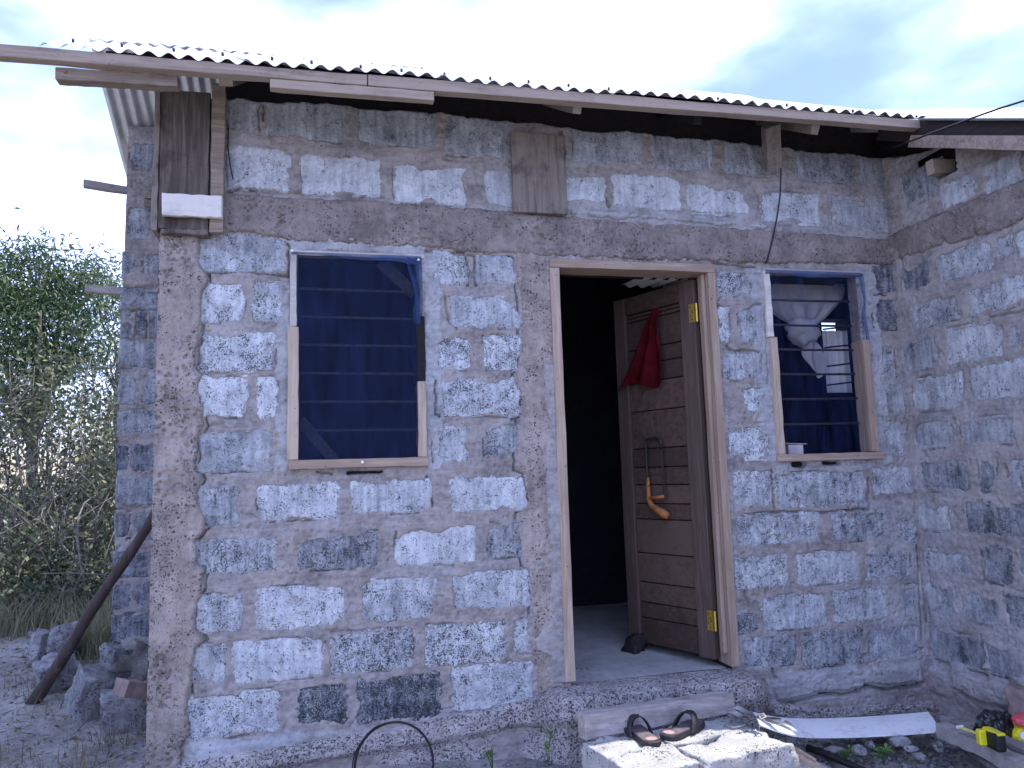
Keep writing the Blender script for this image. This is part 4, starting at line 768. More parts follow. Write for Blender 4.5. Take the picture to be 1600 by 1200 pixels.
for k, z in enumerate((1.475, 1.612, 1.748, 1.884, 2.020, 2.160)):
    tubes_obj('security_bar', [([(2.25, .06, z), (2.5, .062, z-.002), (2.82, .06, z)], .0068)], 'steel', win2, 6)
# curtains inside the windows
def pleats(name, x0, x1, z0, z1, y, mat, n, amp, label, cat, seed=0, nx=90, taper=0):
    a, b = np.meshgrid(np.linspace(0, 1, nx), np.linspace(0, 1, 24))
    x = x0+(x1-x0)*a+taper*(a-.5)*(b-.5)
    yy = y+amp*np.sin(a*n*6.283+1.4*fbm(a*3, b*1.5, seed, 2))*(.6+.4*b)+amp*.5*fbm(a*9, b*2, seed+3, 2)
    return tag(obj(name, np.stack((x, yy, z0+(z1-z0)*b), -1).reshape(-1, 3), gridfaces(nx, 24), mat, None, True), label, cat)
pleats('curtain', -.35, .50, 1.0, 2.42, .32, 'dcurtain', 7, .025, 'dark blue curtain hanging behind the left netted window', 'curtain', 1)
pleats('curtain', 2.15, 2.72, 1.0, 2.42, .33, 'dcurtain', 9, .02, 'dark pleated curtain in the left half of the small right window', 'curtain', 2)
# white voile gathered up into a knot
mb = MB()
a, b = np.meshgrid(np.linspace(0, 1, 46), np.linspace(0, 1, 26))
top = 2.30; xl, xr_ = 2.24, 2.88; kx, kz = 2.585, 2.02
x = (xl+(xr_-xl)*a)*(1-b**1.6)+(kx-.03+.08*a)*b**1.6
sag = np.sin(a*math.pi)*.0
z = top-(top-kz)*(b**.75)*(1-.30*(np.abs(a-.42)*1.6)**1.5*(1-b))
yy = .20+.018*np.sin(a*31+b*3)*b+.012*fbm(a*8, b*6, 5, 3)-.03*np.sin(b*3.1)
V = np.stack((x, yy, z), -1).reshape(-1, 3); mb.add(V.tolist(), [tuple(f) for f in gridfaces(46, 26).tolist()])
un, vn_ = np.meshgrid(np.linspace(0, 2*math.pi, 25), np.linspace(0, math.pi, 16))
rk = .084*(1+.22*fbm(un*2.2, vn_*3, 9, 3)+.10*np.sin(un*3+vn_*5))
V = np.stack((kx-.02+rk*np.sin(vn_)*np.cos(un)*1.15, .17+rk*np.sin(vn_)*np.sin(un)*.8, kz-.01+rk*np.cos(vn_)*.95), -1).reshape(-1, 3)
mb.add(V.tolist(), [tuple(f) for f in gridfaces(25, 16).tolist()])
a, b = np.meshgrid(np.linspace(0, 1, 12), np.linspace(0, 1, 20))
x = kx+.010+.10*b*.5+(a-.5)*(.05+.075*np.sin(b*2.6))+.006*np.sin(b*9); z = kz-.05-b*.235+.05*b*np.abs(a-.5)*2
V = np.stack((x, .165+.014*np.sin(a*9+b*4), z), -1).reshape(-1, 3); mb.add(V.tolist(), [tuple(f) for f in gridfaces(12, 20).tolist()])
o = mb.obj('knotted_curtain', 'wcurtain', None, True); tag(o, 'white voile curtain tied up in a knot inside the small right window', 'curtain')
pleats('curtain', 4.02, 4.30, 1.80, 2.40, 2.06, 'wcurtain', 4, .012, 'thin white curtain at the bright rear opening seen through the right window', 'curtain', 6, 40)
for k, z in enumerate((1.92, 2.08, 2.24, 2.40)):
    tubes_obj('security_bar', [([(4.02, 2.0, z), (4.30, 2.0, z+.03)], .008)], 'steel', win2, 6)
pleats('curtain', 2.93, 3.005, .8, 2.5, .62, 'dcurtain', 4, .02, 'narrow grey curtain beside the bright rear opening, in the right window', 'curtain', 7, 40)
# small white carton on the sill
t = thing('carton', (2.40, .10, 1.31), 'small white carton standing on the sill of the right window', 'box')
mb = MB().add(box8(2.365, 2.455, .085, .125, 1.31, 1.365), BF); mb.obj('carton_body', 'white', t, bevel=.002)
MB().add([(2.335, .08, 1.372), (2.475, .08, 1.366), (2.475, .13, 1.366), (2.335, .13, 1.372), (2.335, .08, 1.375), (2.475, .08, 1.369), (2.475, .13, 1.369), (2.335, .13, 1.375)], BF).obj('flap', 'white', t)

# ---- door frame
fr = rough_board('door_frame', box8(1.030, 1.936, -.024, .115, 2.279, 2.322), 'new_wood_x', house, 10, .0015, 71)
rough_board('jamb', [(1.032, -.024, .272), (1.082, -.024, .272), (1.082, .115, .272), (1.032, .115, .272), (1.030, -.024, 2.277), (1.078, -.024, 2.277), (1.078, .115, 2.277), (1.030, .115, 2.277)], 'new_wood_z', fr, 12, .0018, 72)
rough_board('jamb', [(1.893, -.024, .270), (1.936, -.024, .270), (1.936, .115, .270), (1.893, .115, .270), (1.893, -.024, 2.277), (1.936, -.024, 2.277), (1.936, .115, 2.277), (1.893, .115, 2.277)], 'new_wood_z', fr, 12, .0018, 73)
rough_board('door_stop_strip', box8(1.870, 1.892, .010, .050, .33, 2.276), 'new_wood_z', fr, 10, .0018, 74)
# ---- door leaf, hinged on the right jamb and swung inward
HX, HY = 1.868, .075; DX, DY = -.407, .9135; NX, NY = -.9135, -.407
def LP(u, z, off=0.0): return (HX+DX*u+NX*off, HY+DY*u+NY*off, z)
def leaf8(u0, u1, o0, o1, z0, z1):
    return [LP(u0, z0, o1), LP(u1, z0, o1), LP(u1, z0, o0), LP(u0, z0, o0), LP(u0, z1, o1), LP(u1, z1, o1), LP(u1, z1, o0), LP(u0, z1, o0)]
def lboard(name, u0, u1, o0, o1, z0, z1, mat, par, seed=0, jit=.0012, bevel=.002):
    return rough_board(name, leaf8(u0, u1, o0, o1, z0, z1), mat, par, 6, jit, seed, bevel)
door = lboard('door', .0, .100, -.02, .022, .288, 2.262, 'door_wood_z', house, 81)
lboard('stile', .515, .602, -.02, .022, .288, 2.262, 'door_wood_z', door, 82)
lboard('rail', .102, .513, -.018, .020, 2.16, 2.262, 'door_wood_x', door, 83)
PZ = DOORZ
for i in range(len(PZ)-1):
    lboard('plank', .102, .513, -.012, .008+random.uniform(-.0015, .0015), PZ[i+1]+.0028, PZ[i]-.0028, 'door_wood_x', door, 90+i, .0006, .003)
lboard("door_back", .05, .55, -.019, -.013, .30, 2.25, 'dark_wood', door, 120)
for zc in (HINGEZ[0], HINGEZ[1]):
    mb = MB()
    mb.add(leaf8(-.004, .034, .0225, .0255, zc-.05, zc+.05), BF)
    for q in range(5): mb.add(*tube([LP(-.012, zc-.05+.02*q, .018), LP(-.012, zc-.031+.02*q, .018)], .0075, 8))
    mb.add([(1.8895, .052, zc-.05), (1.8925, .052, zc-.05), (1.8925, .085, zc-.05), (1.8895, .085, zc-.05), (1.8895, .052, zc+.05), (1.8925, .052, zc+.05), (1.8925, .085, zc+.05), (1.8895, .085, zc+.05)], BF)
    h = mb.obj('hinge', 'brass', door)
    for q in (-.032, 0, .032): pass
    mb = MB()
    for q, uu in ((-.034, .012), (-.012, .024), (.012, .012), (.034, .024), (0, .006)): mb.add(*tube([LP(uu, zc+q, .0250), LP(uu, zc+q, .0268)], .0040, 8))
    mb.obj('hinge', 'steel', door)
# corrugated offcut tucked over the door head
sheet('iron_strip', 1.58, 1.88, 1.58, 1.88, .125, 2.284, .42, 2.31, n=2)

# ---- red cloth hanging inside, by the door
a, b = np.meshgrid(np.linspace(0, 1, 34), np.linspace(0, 1, 40))
RU0, RU1, RZT, RZB = RED
u = RU0+.01*np.sin(b*6)+(RU1-RU0)*a*(.12+.88*b**1.2); z = RZT-(RZT-RZB)*(b-.05*a*b+.04*np.sin(a*8)*b)
off = .05+.022*np.sin(a*15+b*2)*(.3+.7*b)+.01*fbm(a*6, b*5, 3, 2)
V = np.stack((HX+DX*u+NX*off, HY+DY*u+NY*off, z), -1).reshape(-1, 3)
tag(obj('red_cloth', V, gridfaces(34, 40), 'red', None, True), 'dark red cloth hanging in folds on the inside of the doorway', 'cloth')

# ---- hacksaw hung on the door
SU, SZ0, SZ1 = SAW
saw = thing('hacksaw', LP(SU, SZ0, .04), 'hacksaw with orange handle hanging on the open wooden door', 'saw')
mb = MB()
mb.add(*tube([LP(SU+.055, SZ0+.16, .045), LP(SU+.062, SZ0+.20, .045), LP(SU+.062, SZ1-.02, .045), LP(SU+.052, SZ1, .045), LP(SU-.040, SZ1, .045), LP(SU-.052, SZ1-.012, .045), LP(SU-.052, SZ1-.06, .045)], .008, 8))
f = mb.obj('saw_frame', 'black', saw, True)
lboard('blade', SU-.060, SU-.047, .043, .0455, SZ0+.09, SZ1-.05, 'steel', saw, 131, .0002, 0)
mb = MB()
mb.add(*tube([LP(SU+.058, SZ0+.21, .045), LP(SU+.060, SZ0+.14, .045), LP(SU+.060, SZ0+.085, .045), LP(SU+.040, SZ0+.055, .045), LP(SU+.005, SZ0+.035, .045), LP(SU-.045, SZ0+.012, .045), LP(SU-.075, SZ0, .045)], [.008, .012, .014, .017, .019, .024, .018], 10))
mb.add(*tube([LP(SU+.058, SZ0+.095, .045), LP(SU-.055, SZ0+.105, .045)], .010, 8))
mb.obj('handle', 'orange', saw, True)
tubes_obj('nail', [([LP(SU+.02, SZ1+.012, .01), LP(SU+.02, SZ1+.02, .06)], .004), ([LP(SU+.06, SZ1+.0, .03), LP(SU+.13, SZ1+.05, .03)], .003)], 'steel', saw, 6)
tag(chunk('door_wedge', (1.6039, 0.5321, 0.2900), (.10, .09, .10), 'dark_wood', None, 5, .4), 'dark block of wood on the floor against the open door', 'wedge')
# cable hanging from the third rafter, and the thin wire by the formwork
cab = [(2.3279, -0.1000, 2.9187), (2.3453, -0.0600, 2.8206), (2.3525, -0.0300, 2.7237), (2.3260, -0.0250, 2.5972), (2.2880, -0.0260, 2.4693), (2.2546, -0.0240, 2.3723), (2.2376, -0.0220, 2.3368)]
tag(tubes_obj('cable', [(cab, .0042)], 'black', None, 6), 'thin black cable hanging down the wall from the eave above the right window', 'cable')
tag(tubes_obj('wire', [([(-0.5038, -0.0200, 2.8943), (-0.5046, -0.0250, 2.7982), (-0.4950, -0.0250, 2.7212), (-0.4806, -0.0200, 2.6468)], .003)], 'black', None, 6), 'short thin black wire hanging beside the corner formwork box', 'wire')
tag(tubes_obj('service_cable', [([(2.8400, -0.3285, 2.8964), (2.8400, -0.5686, 2.8586), (2.8400, -0.6877, 2.8385), (2.8400, -0.8353, 2.8146), (2.8400, -0.9711, 2.7897), (2.8400, -1.0902, 2.7642), (2.8400, -1.2107, 2.7245), (2.8400, -1.3673, 2.6691)], .0048)], 'black', None, 6), 'dark service cable rising past the roof edge at upper right', 'cable')

# ================================================================ GROUND AND THINGS ON IT
def ground_z(x, y):
    left = ss(-.2, -1.0, x)
    z = -.03+.0*x
    z = z+left*(.03+.085*ss(-.5, 2.2, y)+.10*ss(1.6, 3.2, y))+.10*ss(3, 14, y)*1.0
    near = ss(60, 12, np.hypot(x, y))
    z = z+near*(.035*fbm(x*.9, y*.9, 301, 4)+.018*fbm(x*4.3, y*4.3, 302, 4)+.008*fbm(x*16, y*16, 303, 3))
    z = z-.03*ss(.2, -.8, y)*ss(-.6, .3, x)
    return z
def axis(f, lo, hi, step, far):
    a = list(np.arange(lo, hi+1e-6, step)); g = step
    while a[-1] < far: g *= 1.22; a.append(a[-1]+g)
    g = step
    while a[0] > -far: g *= 1.22; a.insert(0, a[0]-g)
    return np.array(a)
gx = axis(0, -3.4, 3.2, .022, 900); gy = axis(0, -1.2, 3.4, .022, 900)
GX, GY = np.meshgrid(gx, gy)
GZ = ground_z(GX, GY)
inside = (GX > -.55) & (GX < 4.7) & (GY > .3) & (GY < 1.9)
GZ = np.where(inside, GZ-.12, GZ)
g = obj('ground', np.stack((GX, GY, GZ), -1).reshape(-1, 3), gridfaces(len(gx), len(gy)), 'dirt', None, True, origin=(0, 0, 0)); kind(g, 'structure')
def gz(x, y): return float(ground_z(np.array(float(x)), np.array(float(y))))

# step: concrete blocks laid on the ground in front of the door
def stepblock(c, size, rot, seed, label, z=.15):
    o = chunk('step_block', (c[0], c[1], z-size[2]/2), size, 'stepblock', None, seed, rot, (0, 0), .014, 24, .022)
    tag(o, label, 'concrete block', 'concrete blocks laid as the door step'); return o
RT = math.radians(11)
stepblock((1.535, -.665), (.425, .195, .20), RT, 1, 'long front concrete block of the step, right of both sandals')
stepblock((1.495, -.462), (.425, .195, .20), RT, 2, 'shaded concrete block of the step behind the right sandal, against the plank')
stepblock((1.165, -.725), (.295, .195, .20), RT, 3, 'front left concrete block of the step, cut by the bottom of the photo')
stepblock((1.130, -.525), (.295, .195, .20), RT, 4, 'concrete block of the step under the left sandal')
o = chunk('concrete_lump', (1.86, -.66, -.055), (.22, .16, .13), 'stepblock', None, 8, .3, (.1, .05), .018, 9, .1)
tag(o, 'pale sunlit concrete lump at the bottom edge, right of the step blocks', 'concrete lump')
# heavy timber offcut standing on edge between plinth and step
pk = rough_board('timber_plank', [(0.9811, -0.4309, 0.1500), (1.7225, -0.3499, 0.1650), (0, 0, 0), (0, 0, 0), (0, 0, 0), (0, 0, 0), (0, 0, 0), (0, 0, 0)] and
    (lambda a, b: [a, b, (b[0]-.015, b[1]+.05, b[2]), (a[0]-.015, a[1]+.05, a[2]), (a[0], a[1]+.012, a[2]+.098), (b[0], b[1]+.012, b[2]+.078), (b[0]-.015, b[1]+.062, b[2]+.080), (a[0]-.015, a[1]+.062, a[2]+.104)])((0.9888, -0.4413, 0.1500), (1.7273, -0.3410, 0.1620)), 'plank_wood', None, 14, .0025, 201)
tag(pk, 'weathered grey timber plank on edge between threshold and step blocks', 'plank')
# sandals
def sandal(heel, toe, zt, label, flip=1, strapang=0):
    h = Vector((heel[0], heel[1], 0)); t = Vector((toe[0], toe[1], 0)); L = (t-h).length; d = (t-h).normalized(); s = Vector((-d.y, d.x, 0))*flip
    r = thing('sandal', ((h+t)/2)[:2]+(zt,) if False else (float((h.x+t.x)/2), float((h.y+t.y)/2), zt), label, 'sandal', 'pair of black sandals on the step')
    prof = [(0, .0), (.02, .55), (.08, .82), (.2, .86), (.38, .76), (.52, .80), (.68, 1.0), (.80, .98), (.92, .72), (.985, .36), (1, .0)]
    w = .046
    def P(u, v, z): q = h+d*(u*L)+s*v; return (q.x, q.y, zt+z)
    ring = [(u, w*k) for u, k in prof]+[(u, -w*k*(.92 if u > .4 else 1)) for u, k in prof[-2:0:-1]]
    n = len(ring); V = []; F = []
    for z, sc in ((0, .96), (.004, 1), (.018, 1), (.022, .97)):
        for u, v in ring: V.append(P(.5+(u-.5)*sc, v*sc, z+.010*max(0, .35-u)+.006*max(0, u-.8)))
    for k in range(3):
        for i in range(n): F.append((k*n+i, k*n+(i+1) % n, (k+1)*n+(i+1) % n, (k+1)*n+i))
    F.append(tuple(range(n-1, -1, -1))); F.append(tuple(range(3*n, 4*n)))
    o = obj('sole', V, F, 'sole', r); bm_fix(o)
    V = []; m = 0
    for u, v in ring: V.append(P(.5+(u-.5)*.9, v*.86, .0235+.010*max(0, .35-u)+.006*max(0, u-.8)))
    for u, v in ring: V.append(P(.5+(u-.5)*.9, v*.86, .0215+.010*max(0, .35-u)+.006*max(0, u-.8)))
    F = [tuple(range(n)), tuple(range(2*n-1, n-1, -1))]+[(i, n+i, n+(i+1) % n, (i+1) % n) for i in range(n)]
    o = obj('insole', V, F, 'insole', r); bm_fix(o)
    V = [P(.13+.075*math.cos(q*.5236), .024*math.sin(q*.5236), .0262+.010*max(0, .35-.13)) for q in range(12)]
    V += [P(.13+.075*math.cos(q*.5236), .024*math.sin(q*.5236), .0225+.010*.2) for q in range(12)]
    o = obj('heel_label', V, [tuple(range(12)), tuple(range(23, 11, -1))]+[(i, 12+i, 12+(i+1) % 12, (i+1) % 12) for i in range(12)], 'patch', r); bm_fix(o)
    # strap: a broad band arching over, running from mid-sole to near the toe
    V = []; na = 15; wb = .034
    for k, th in ((0, 0.0), (1, .005)):
        for i in range(na):
            a_ = math.pi*i/(na-1); v = math.cos(a_)*.047*(1+.05*k); z = .012+math.sin(a_)*(.062+th); u0 = .52+.16*math.sin(a_)
            V.append(P(u0-wb/L/2*1.2, v, z)); V.append(P(u0+wb/L/2*1.2, v, z-.004*math.sin(a_)))
    F = []
    for k in (0, 1):
        for i in range(na-1):
            a_ = k*2*na+2*i; F.append((a_, a_+1, a_+3, a_+2))
    for i in range(na-1):
        F.append((2*i, 2*i+2, 2*na+2*i+2, 2*na+2*i)); F.append((2*i+1, 2*na+2*i+1, 2*na+2*i+3, 2*i+3))
    o = obj('strap', V, F, 'sole', r, True); bm_fix(o)
    mbs = MB().add(*tube([P(.80, 0.008, .024), P(.76, .006, .05), P(.70, .0, .068), P(.66, -.01, .074)], [.006, .006, .007, .008], 7))
    o = mbs.obj('toe_thong', 'sole', r, True); bm_fix(o)
    return r
sandal((1.2171, -0.6214), (1.2087, -0.3553), .153, 'black thong sandal standing left on the step, toe toward the plank', 1)
sandal((1.2831, -0.5596), (1.5211, -0.4142), .153, 'black thong sandal lying right on the step, heel toward its pair', -1)

# warped white board
st = [((1.7630, -0.4237, 0.1850), (1.7121, -0.5603, 0.1800)), ((1.8475, -0.4306, 0.1600), (1.7692, -0.5908, 0.1580)), ((1.9721, -0.3802, 0.1250), (1.8628, -0.5714, 0.1220)), ((2.1010, -0.3302, 0.0950), (1.9747, -0.5289, 0.0920)), ((2.2335, -0.3066, 0.0780), (2.0912, -0.5127, 0.0750)), ((2.3925, -0.2987, 0.0660), (2.2361, -0.5100, 0.0620)), ((2.5580, -0.3100, 0.0620), (2.4105, -0.5280, 0.0580)), ((2.7352, -0.3323, 0.0660), (2.6045, -0.5540, 0.0600))]
A = np.array([s[0] for s in st]); B = np.array([s[1] for s in st]); tt = np.linspace(0, 1, len(st)); ti = np.linspace(0, 1, 50)
Ai = np.stack([np.interp(ti, tt, A[:, k]) for k in range(3)], -1); Bi = np.stack([np.interp(ti, tt, B[:, k]) for k in range(3)], -1)
for k in range(3):
    for arr in (Ai, Bi): arr[2:-2, k] = (arr[:-4, k]+arr[1:-3, k]+arr[2:-2, k]+arr[3:-1, k]+arr[4:, k])/5
rows = [Ai*(1-q)+Bi*q+np.array([0, 0, .006*math.sin(q*3.1)]) for q in np.linspace(0, 1, 9)]
rows = np.array(rows); Vt = rows.reshape(-1, 3); Vb = Vt-np.array([0, 0, .007]); n = 50; nn = len(Vt)
F = gridfaces(50, 9).tolist(); F = F+[[a+nn for a in f[::-1]] for f in F]
for i in range(49):
    F.append([i, i+1, nn+i+1, nn+i]); a = 8*50+i; F.append([a, nn+a, nn+a+1, a+1])
for j in range(8):
    a = j*50; F.append([a, nn+a, nn+a+50, a+50]); a += 49; F.append([a, a+50, nn+a+50, nn+a])
o = obj('white_board', np.vstack((Vt, Vb)), [tuple(f) for f in F], 'board', None, True); bm_fix(o)
md = o.modifiers.new('split', 'EDGE_SPLIT'); md.split_angle = .7
tag(o, 'long warped white board lying along the foot of the wall', 'board')
# torn white strips with string at its left end
t = thing('torn_strip', (1.7485, -0.4412, 0.1700), 'torn white plastic strips tangled with string at the left end of the white board', 'scrap')
for k, (p, q, w) in enumerate((((1134, 1113), (1200, 1124), .022), ((1150, 1108), (1215, 1128), .018), ((1168, 1117), (1236, 1128), .026), ((1190, 1120), (1232, 1136), .02))):
    pass
def strip(p0, p1, w, z0, z1, seed):
    a = Vector(p0); b = Vector(p1); d = (b-a); s = Vector((-d.y, d.x, 0)).normalized(); V = []
    for dz in (0, -.002):
        for i in range(9):
            q = i/8; c = a+d*q; c.z = z0+(z1-z0)*q+.006*math.sin(q*7+seed); ww = w*(.5+.5*math.sin(.5+q*2.3))
            V.append(tuple(c-s*ww)); V.append(tuple(c+s*ww+Vector((0, 0, .006*math.sin(q*5+seed)))))
    F = []
    for k in (0, 18):
        for i in range(8): F.append((k+2*i, k+2*i+1, k+2*i+3, k+2*i+2))
    for i in range(8): F.append((2*i, 2*i+2, 20+2*i, 18+2*i)); F.append((2*i+1, 19+2*i, 21+2*i, 2*i+3))
    return obj('strip', V, F, 'paper', t, True)
strip((1.6499, -0.4048, 0.1850), (1.7112, -0.5841, 0.2000), .017, .188, .205, 1); strip((1.7007, -0.3920, 0.1900), (1.7975, -0.6126, 0.2000), .019, .195, .195, 2); strip((1.7085, -0.4964, 0.1900), (1.8881, -0.5270, 0.1500), .022, .205, .150, 3)
tubes_obj('string', [([(1.7166, -0.5672, 0.2150), (1.6802, -0.6076, 0.2100), (1.7098, -0.5684, 0.1750), (1.6975, -0.5821, 0.1600), (1.6725, -0.5987, 0.1550)], .0022), ([(1.7166, -0.5672, 0.2150), (1.7217, -0.5961, 0.2000), (1.7405, -0.6029, 0.1900), (1.8223, -0.5552, 0.1650)], .002),
    ([(1.7092, -0.5647, 0.2150), (1.7257, -0.5781, 0.2250), (1.7217, -0.6036, 0.2200), (1.6953, -0.6124, 0.2150), (1.6990, -0.5873, 0.2200)], .0032)], 'string', t, 6)
tag(tubes_obj('twig', [([(1.6102, -0.4510, 0.1520), (1.6239, -0.5032, 0.1560), (1.6686, -0.4987, 0.1580), (1.7163, -0.4687, 0.1600)], .003)], 'string', None, 5), 'thin bent stalk lying on the step block by the white strips', 'stalk')

# split lath, black pipe
o = rough_board('split_lath', beam8((1.8653, -0.5017, 0.0500), (1.9396, -0.7038, -0.0100), .040, .022), 'new_wood_x', None, 10, .004, 211)
t2 = o; tag(o, 'freshly split brown lath lying in the sun at the bottom edge', 'stick')
rough_board('splinter', beam8((1.8782, -0.5024, 0.0620), (1.9225, -0.6284, 0.0350), .012, .012), 'new_wood_x', o, 5, .002, 212)
pp = MB().add(*tube([(2.0008, -0.4537, 0.0200), (2.0437, -0.5619, 0.0120), (2.1208, -0.8140, 0.0000)], .014, 12)); o = pp.obj('black_pipe', 'black', None, True); bm_fix(o)
md = o.modifiers.new('split', 'EDGE_SPLIT'); md.split_angle = .8
tag(o, 'length of black plastic pipe half buried in the rubble', 'pipe')
# weathered beam of two split boards on the right
bmt = thing('weathered_beam', (2.6910, -0.6714, 0.0400), 'split grey weathered beam running out of the photo at lower right', 'beam')
rough_board('split_board', beam8((2.5902, -0.5716, 0.0750), (2.5271, -1.2072, 0.0850), .055, .060), 'grey_wood', bmt, 14, .005, 221)
rough_board('split_board', beam8((2.6783, -0.5063, 0.0850), (2.6390, -1.1121, 0.1050), .060, .040), 'grey_wood', bmt, 14, .005, 222)
o = rough_board('pale_plank', beam8((2.6730, -0.6385, 0.0100), (2.6554, -1.0334, 0.0150), .055, .030), 'pale_wood', None, 10, .003, 223); tag(o, 'pale plank with a nail lying beside the weathered beam', 'plank')
tubes_obj('nail', [([(2.6134, -0.7737, 0.0200), (2.5648, -0.8245, 0.0600)], .005)], 'steel', o, 6)
o = tubes_obj('peeled_pole', [([(2.6212, -0.6763, 0.0200), (2.5863, -0.8221, 0.0120), (2.5233, -1.0167, 0.0100)], [.018, .017, .016])], 'grey_wood', None, 9); tag(o, 'thin grey peeled pole on the rubble left of the pale plank', 'pole')
# tape measure
tp = thing('tape_measure', (2.5535, -0.8913, 0.1300), 'yellow and black tape measure lying open on the weathered beam', 'tape measure')
cs = beam8((2.5198, -0.8819, 0.1550), (2.4941, -0.9951, 0.1600), .040, .070)
o = MB().add(cs, BF).obj('case', 'black', tp, bevel=.012, seg=3)
cs = beam8((2.4919, -0.8948, 0.1570), (2.4851, -0.9264, 0.1580), .043, .060); MB().add(cs, BF).obj('front_shell', 'yellow', tp, bevel=.006)
cs = beam8((2.5105, -0.9050, 0.1900), (2.4988, -0.9944, 0.1900), .034, .012); MB().add(cs, BF).obj('top_shell', 'yellow', tp, bevel=.004)
cs = beam8((2.5494, -0.7288, 0.1350), (2.5459, -0.8440, 0.1380), .024, .003); MB().add(cs, BF).obj('blade', 'tapeblade', tp)
cs = beam8((2.5506, -0.7207, 0.1350), (2.5500, -0.7332, 0.1350), .027, .010); MB().add(cs, BF).obj('end_hook', 'paper', tp)
# black polythene bag, yellow packet
def crumple(name, c, size, mat, seed, parent=None, amp=.22, rot=0):
    bm = bmesh.new(); bmesh.ops.create_icosphere(bm, subdivisions=4, radius=1)
    V = np.array([v.co[:] for v in bm.verts]); F = [tuple(v.index for v in f.verts) for f in bm.faces]; bm.free()
    r = 1+amp*np.abs(fbm(V[:, 0]*2.6+seed, V[:, 1]*2.6+V[:, 2]*2, seed, 4))*2-.2+amp*.6*fbm(V[:, 2]*6+seed, V[:, 0]*6+V[:, 1]*4, seed+3, 3)
    V = V*r[:, None]; V = np.sign(V)*np.abs(V)**.8*np.array(size)/2; V[:, 2] = np.maximum(V[:, 2], -size[2]*.45)
    ca, sa = math.cos(rot), math.sin(rot); V = V@np.array([[ca, sa, 0], [-sa, ca, 0], [0, 0, 1]])+np.array(c)
    return obj(name, V, F, mat, parent, False)
tag(crumple('plastic_bag', (2.6954, -0.7618, 0.1150), (.18, .14, .17), 'blackbag', 3, None, .26, .3), 'crumpled black plastic bag behind the tape measure', 'bag')
yb = thing('packet', (2.9082, -0.6897, 0.0500), 'yellow plastic packet with a red top at the right edge', 'packet')
crumple('packet_body', (2.7870, -0.8093, 0.1000), (.17, .11, .15), 'yellow', 6, yb, .10, .5)
crumple('packet_top', (2.7720, -0.8329, 0.1750), (.15, .09, .05), 'redplastic', 7, yb, .12, .5)
dsk = (2.6641, -0.8978, 0.1700)
MB().add(*tube([(dsk[0]-.02, dsk[1]-.05, dsk[2]-.01), (dsk[0]-.022, dsk[1]-.055, dsk[2]-.01)], .014, 14)).obj('printed_disc', 'white', yb)
tag(chunk('clay_brick', (3.0178, -0.5961, 0.1200), (.16, .10, .20), 'clay', None, 9, .5, (.1, .2)), 'brown clay brick standing behind the yellow packet', 'brick')

# wire hoop, weeds at the plinth
hp = []
hc = (0.2230, -0.1309, 0.0200)
for i in range(25):
    a_ = math.radians(-20+i*220/24); hp.append((hc[0]+.165*math.cos(a_), hc[1]-.02+.03*math.sin(a_*.5), hc[2]+.01+.175*math.sin(a_)))
hp = hp
o = tubes_obj('cable_loop', [(hp, .0052), ([(p[0]-.01, p[1]-.006, p[2]+.004*math.sin(i)) for i, p in enumerate(hp[13:])], .0028)], 'black', None, 7)
tag(o, 'loop of thin black cable standing against the foot of the wall', 'cable')
def plant(loc, h, n, leafs, label, name='weed', mat='weed', seed=0, spread=.5, w=.012, group=None):
    rs = np.random.RandomState(seed); r = thing(name, loc, label, 'weed', group); st = []; V = []; F = []; rn = []
    for i in range(n):
        an = rs.uniform(0, 6.28); sp = spread*h*rs.uniform(.2, 1); top = Vector((loc[0]+math.cos(an)*sp, loc[1]+math.sin(an)*sp, loc[2]+h*rs.uniform(.6, 1)))
        b = Vector(loc); mid = (b+top)/2+Vector((0, 0, .1*h)); st.append(([tuple(b), tuple(mid), tuple(top)], .0018))
        for k in range(leafs):
            q = rs.uniform(.6, 1.0); p = (b*(1-q)**2+mid*2*q*(1-q)+top*q*q); a2 = rs.uniform(0, 6.28); el = rs.uniform(-.1, .7)
            d = Vector((math.cos(a2)*math.cos(el), math.sin(a2)*math.cos(el), math.sin(el))); s = d.cross(Vector((0, 0, 1))).normalized(); L = w*rs.uniform(2.2, 3.6)
            i0 = len(V); V += [tuple(p), tuple(p+d*L*.5+s*w*.6+Vector((0, 0, .003))), tuple(p+d*L), tuple(p+d*L*.5-s*w*.6+Vector((0, 0, .003)))]; F.append((i0, i0+1, i0+2, i0+3)); rn += [rs.rand()]*4
    tubes_obj('stem', st, mat, r, 4); obj('leaves', V, F, mat, r, False, attrs={'rnd': rn}); return r
def at_g(px): return px
plant((0.8520, -0.3351, 0.0300), .135, 2, 7, 'small bright green weed growing at the foot of the wall left of the step', seed=1, spread=.12, w=.014)
plant((0.6287, -0.2528, 0.0000), .10, 5, 5, 'low thin weed by the foot of the wall right of the cable loop', seed=2, w=.009)
plant((2.2091, -0.6762, 0.0000), .07, 6, 7, 'dark green weed in the rubble under the white board', seed=3, w=.012)
plant((2.0786, -0.6057, 0.0000), .06, 5, 5, 'small weed in the rubble beside the black pipe', seed=4, w=.010)

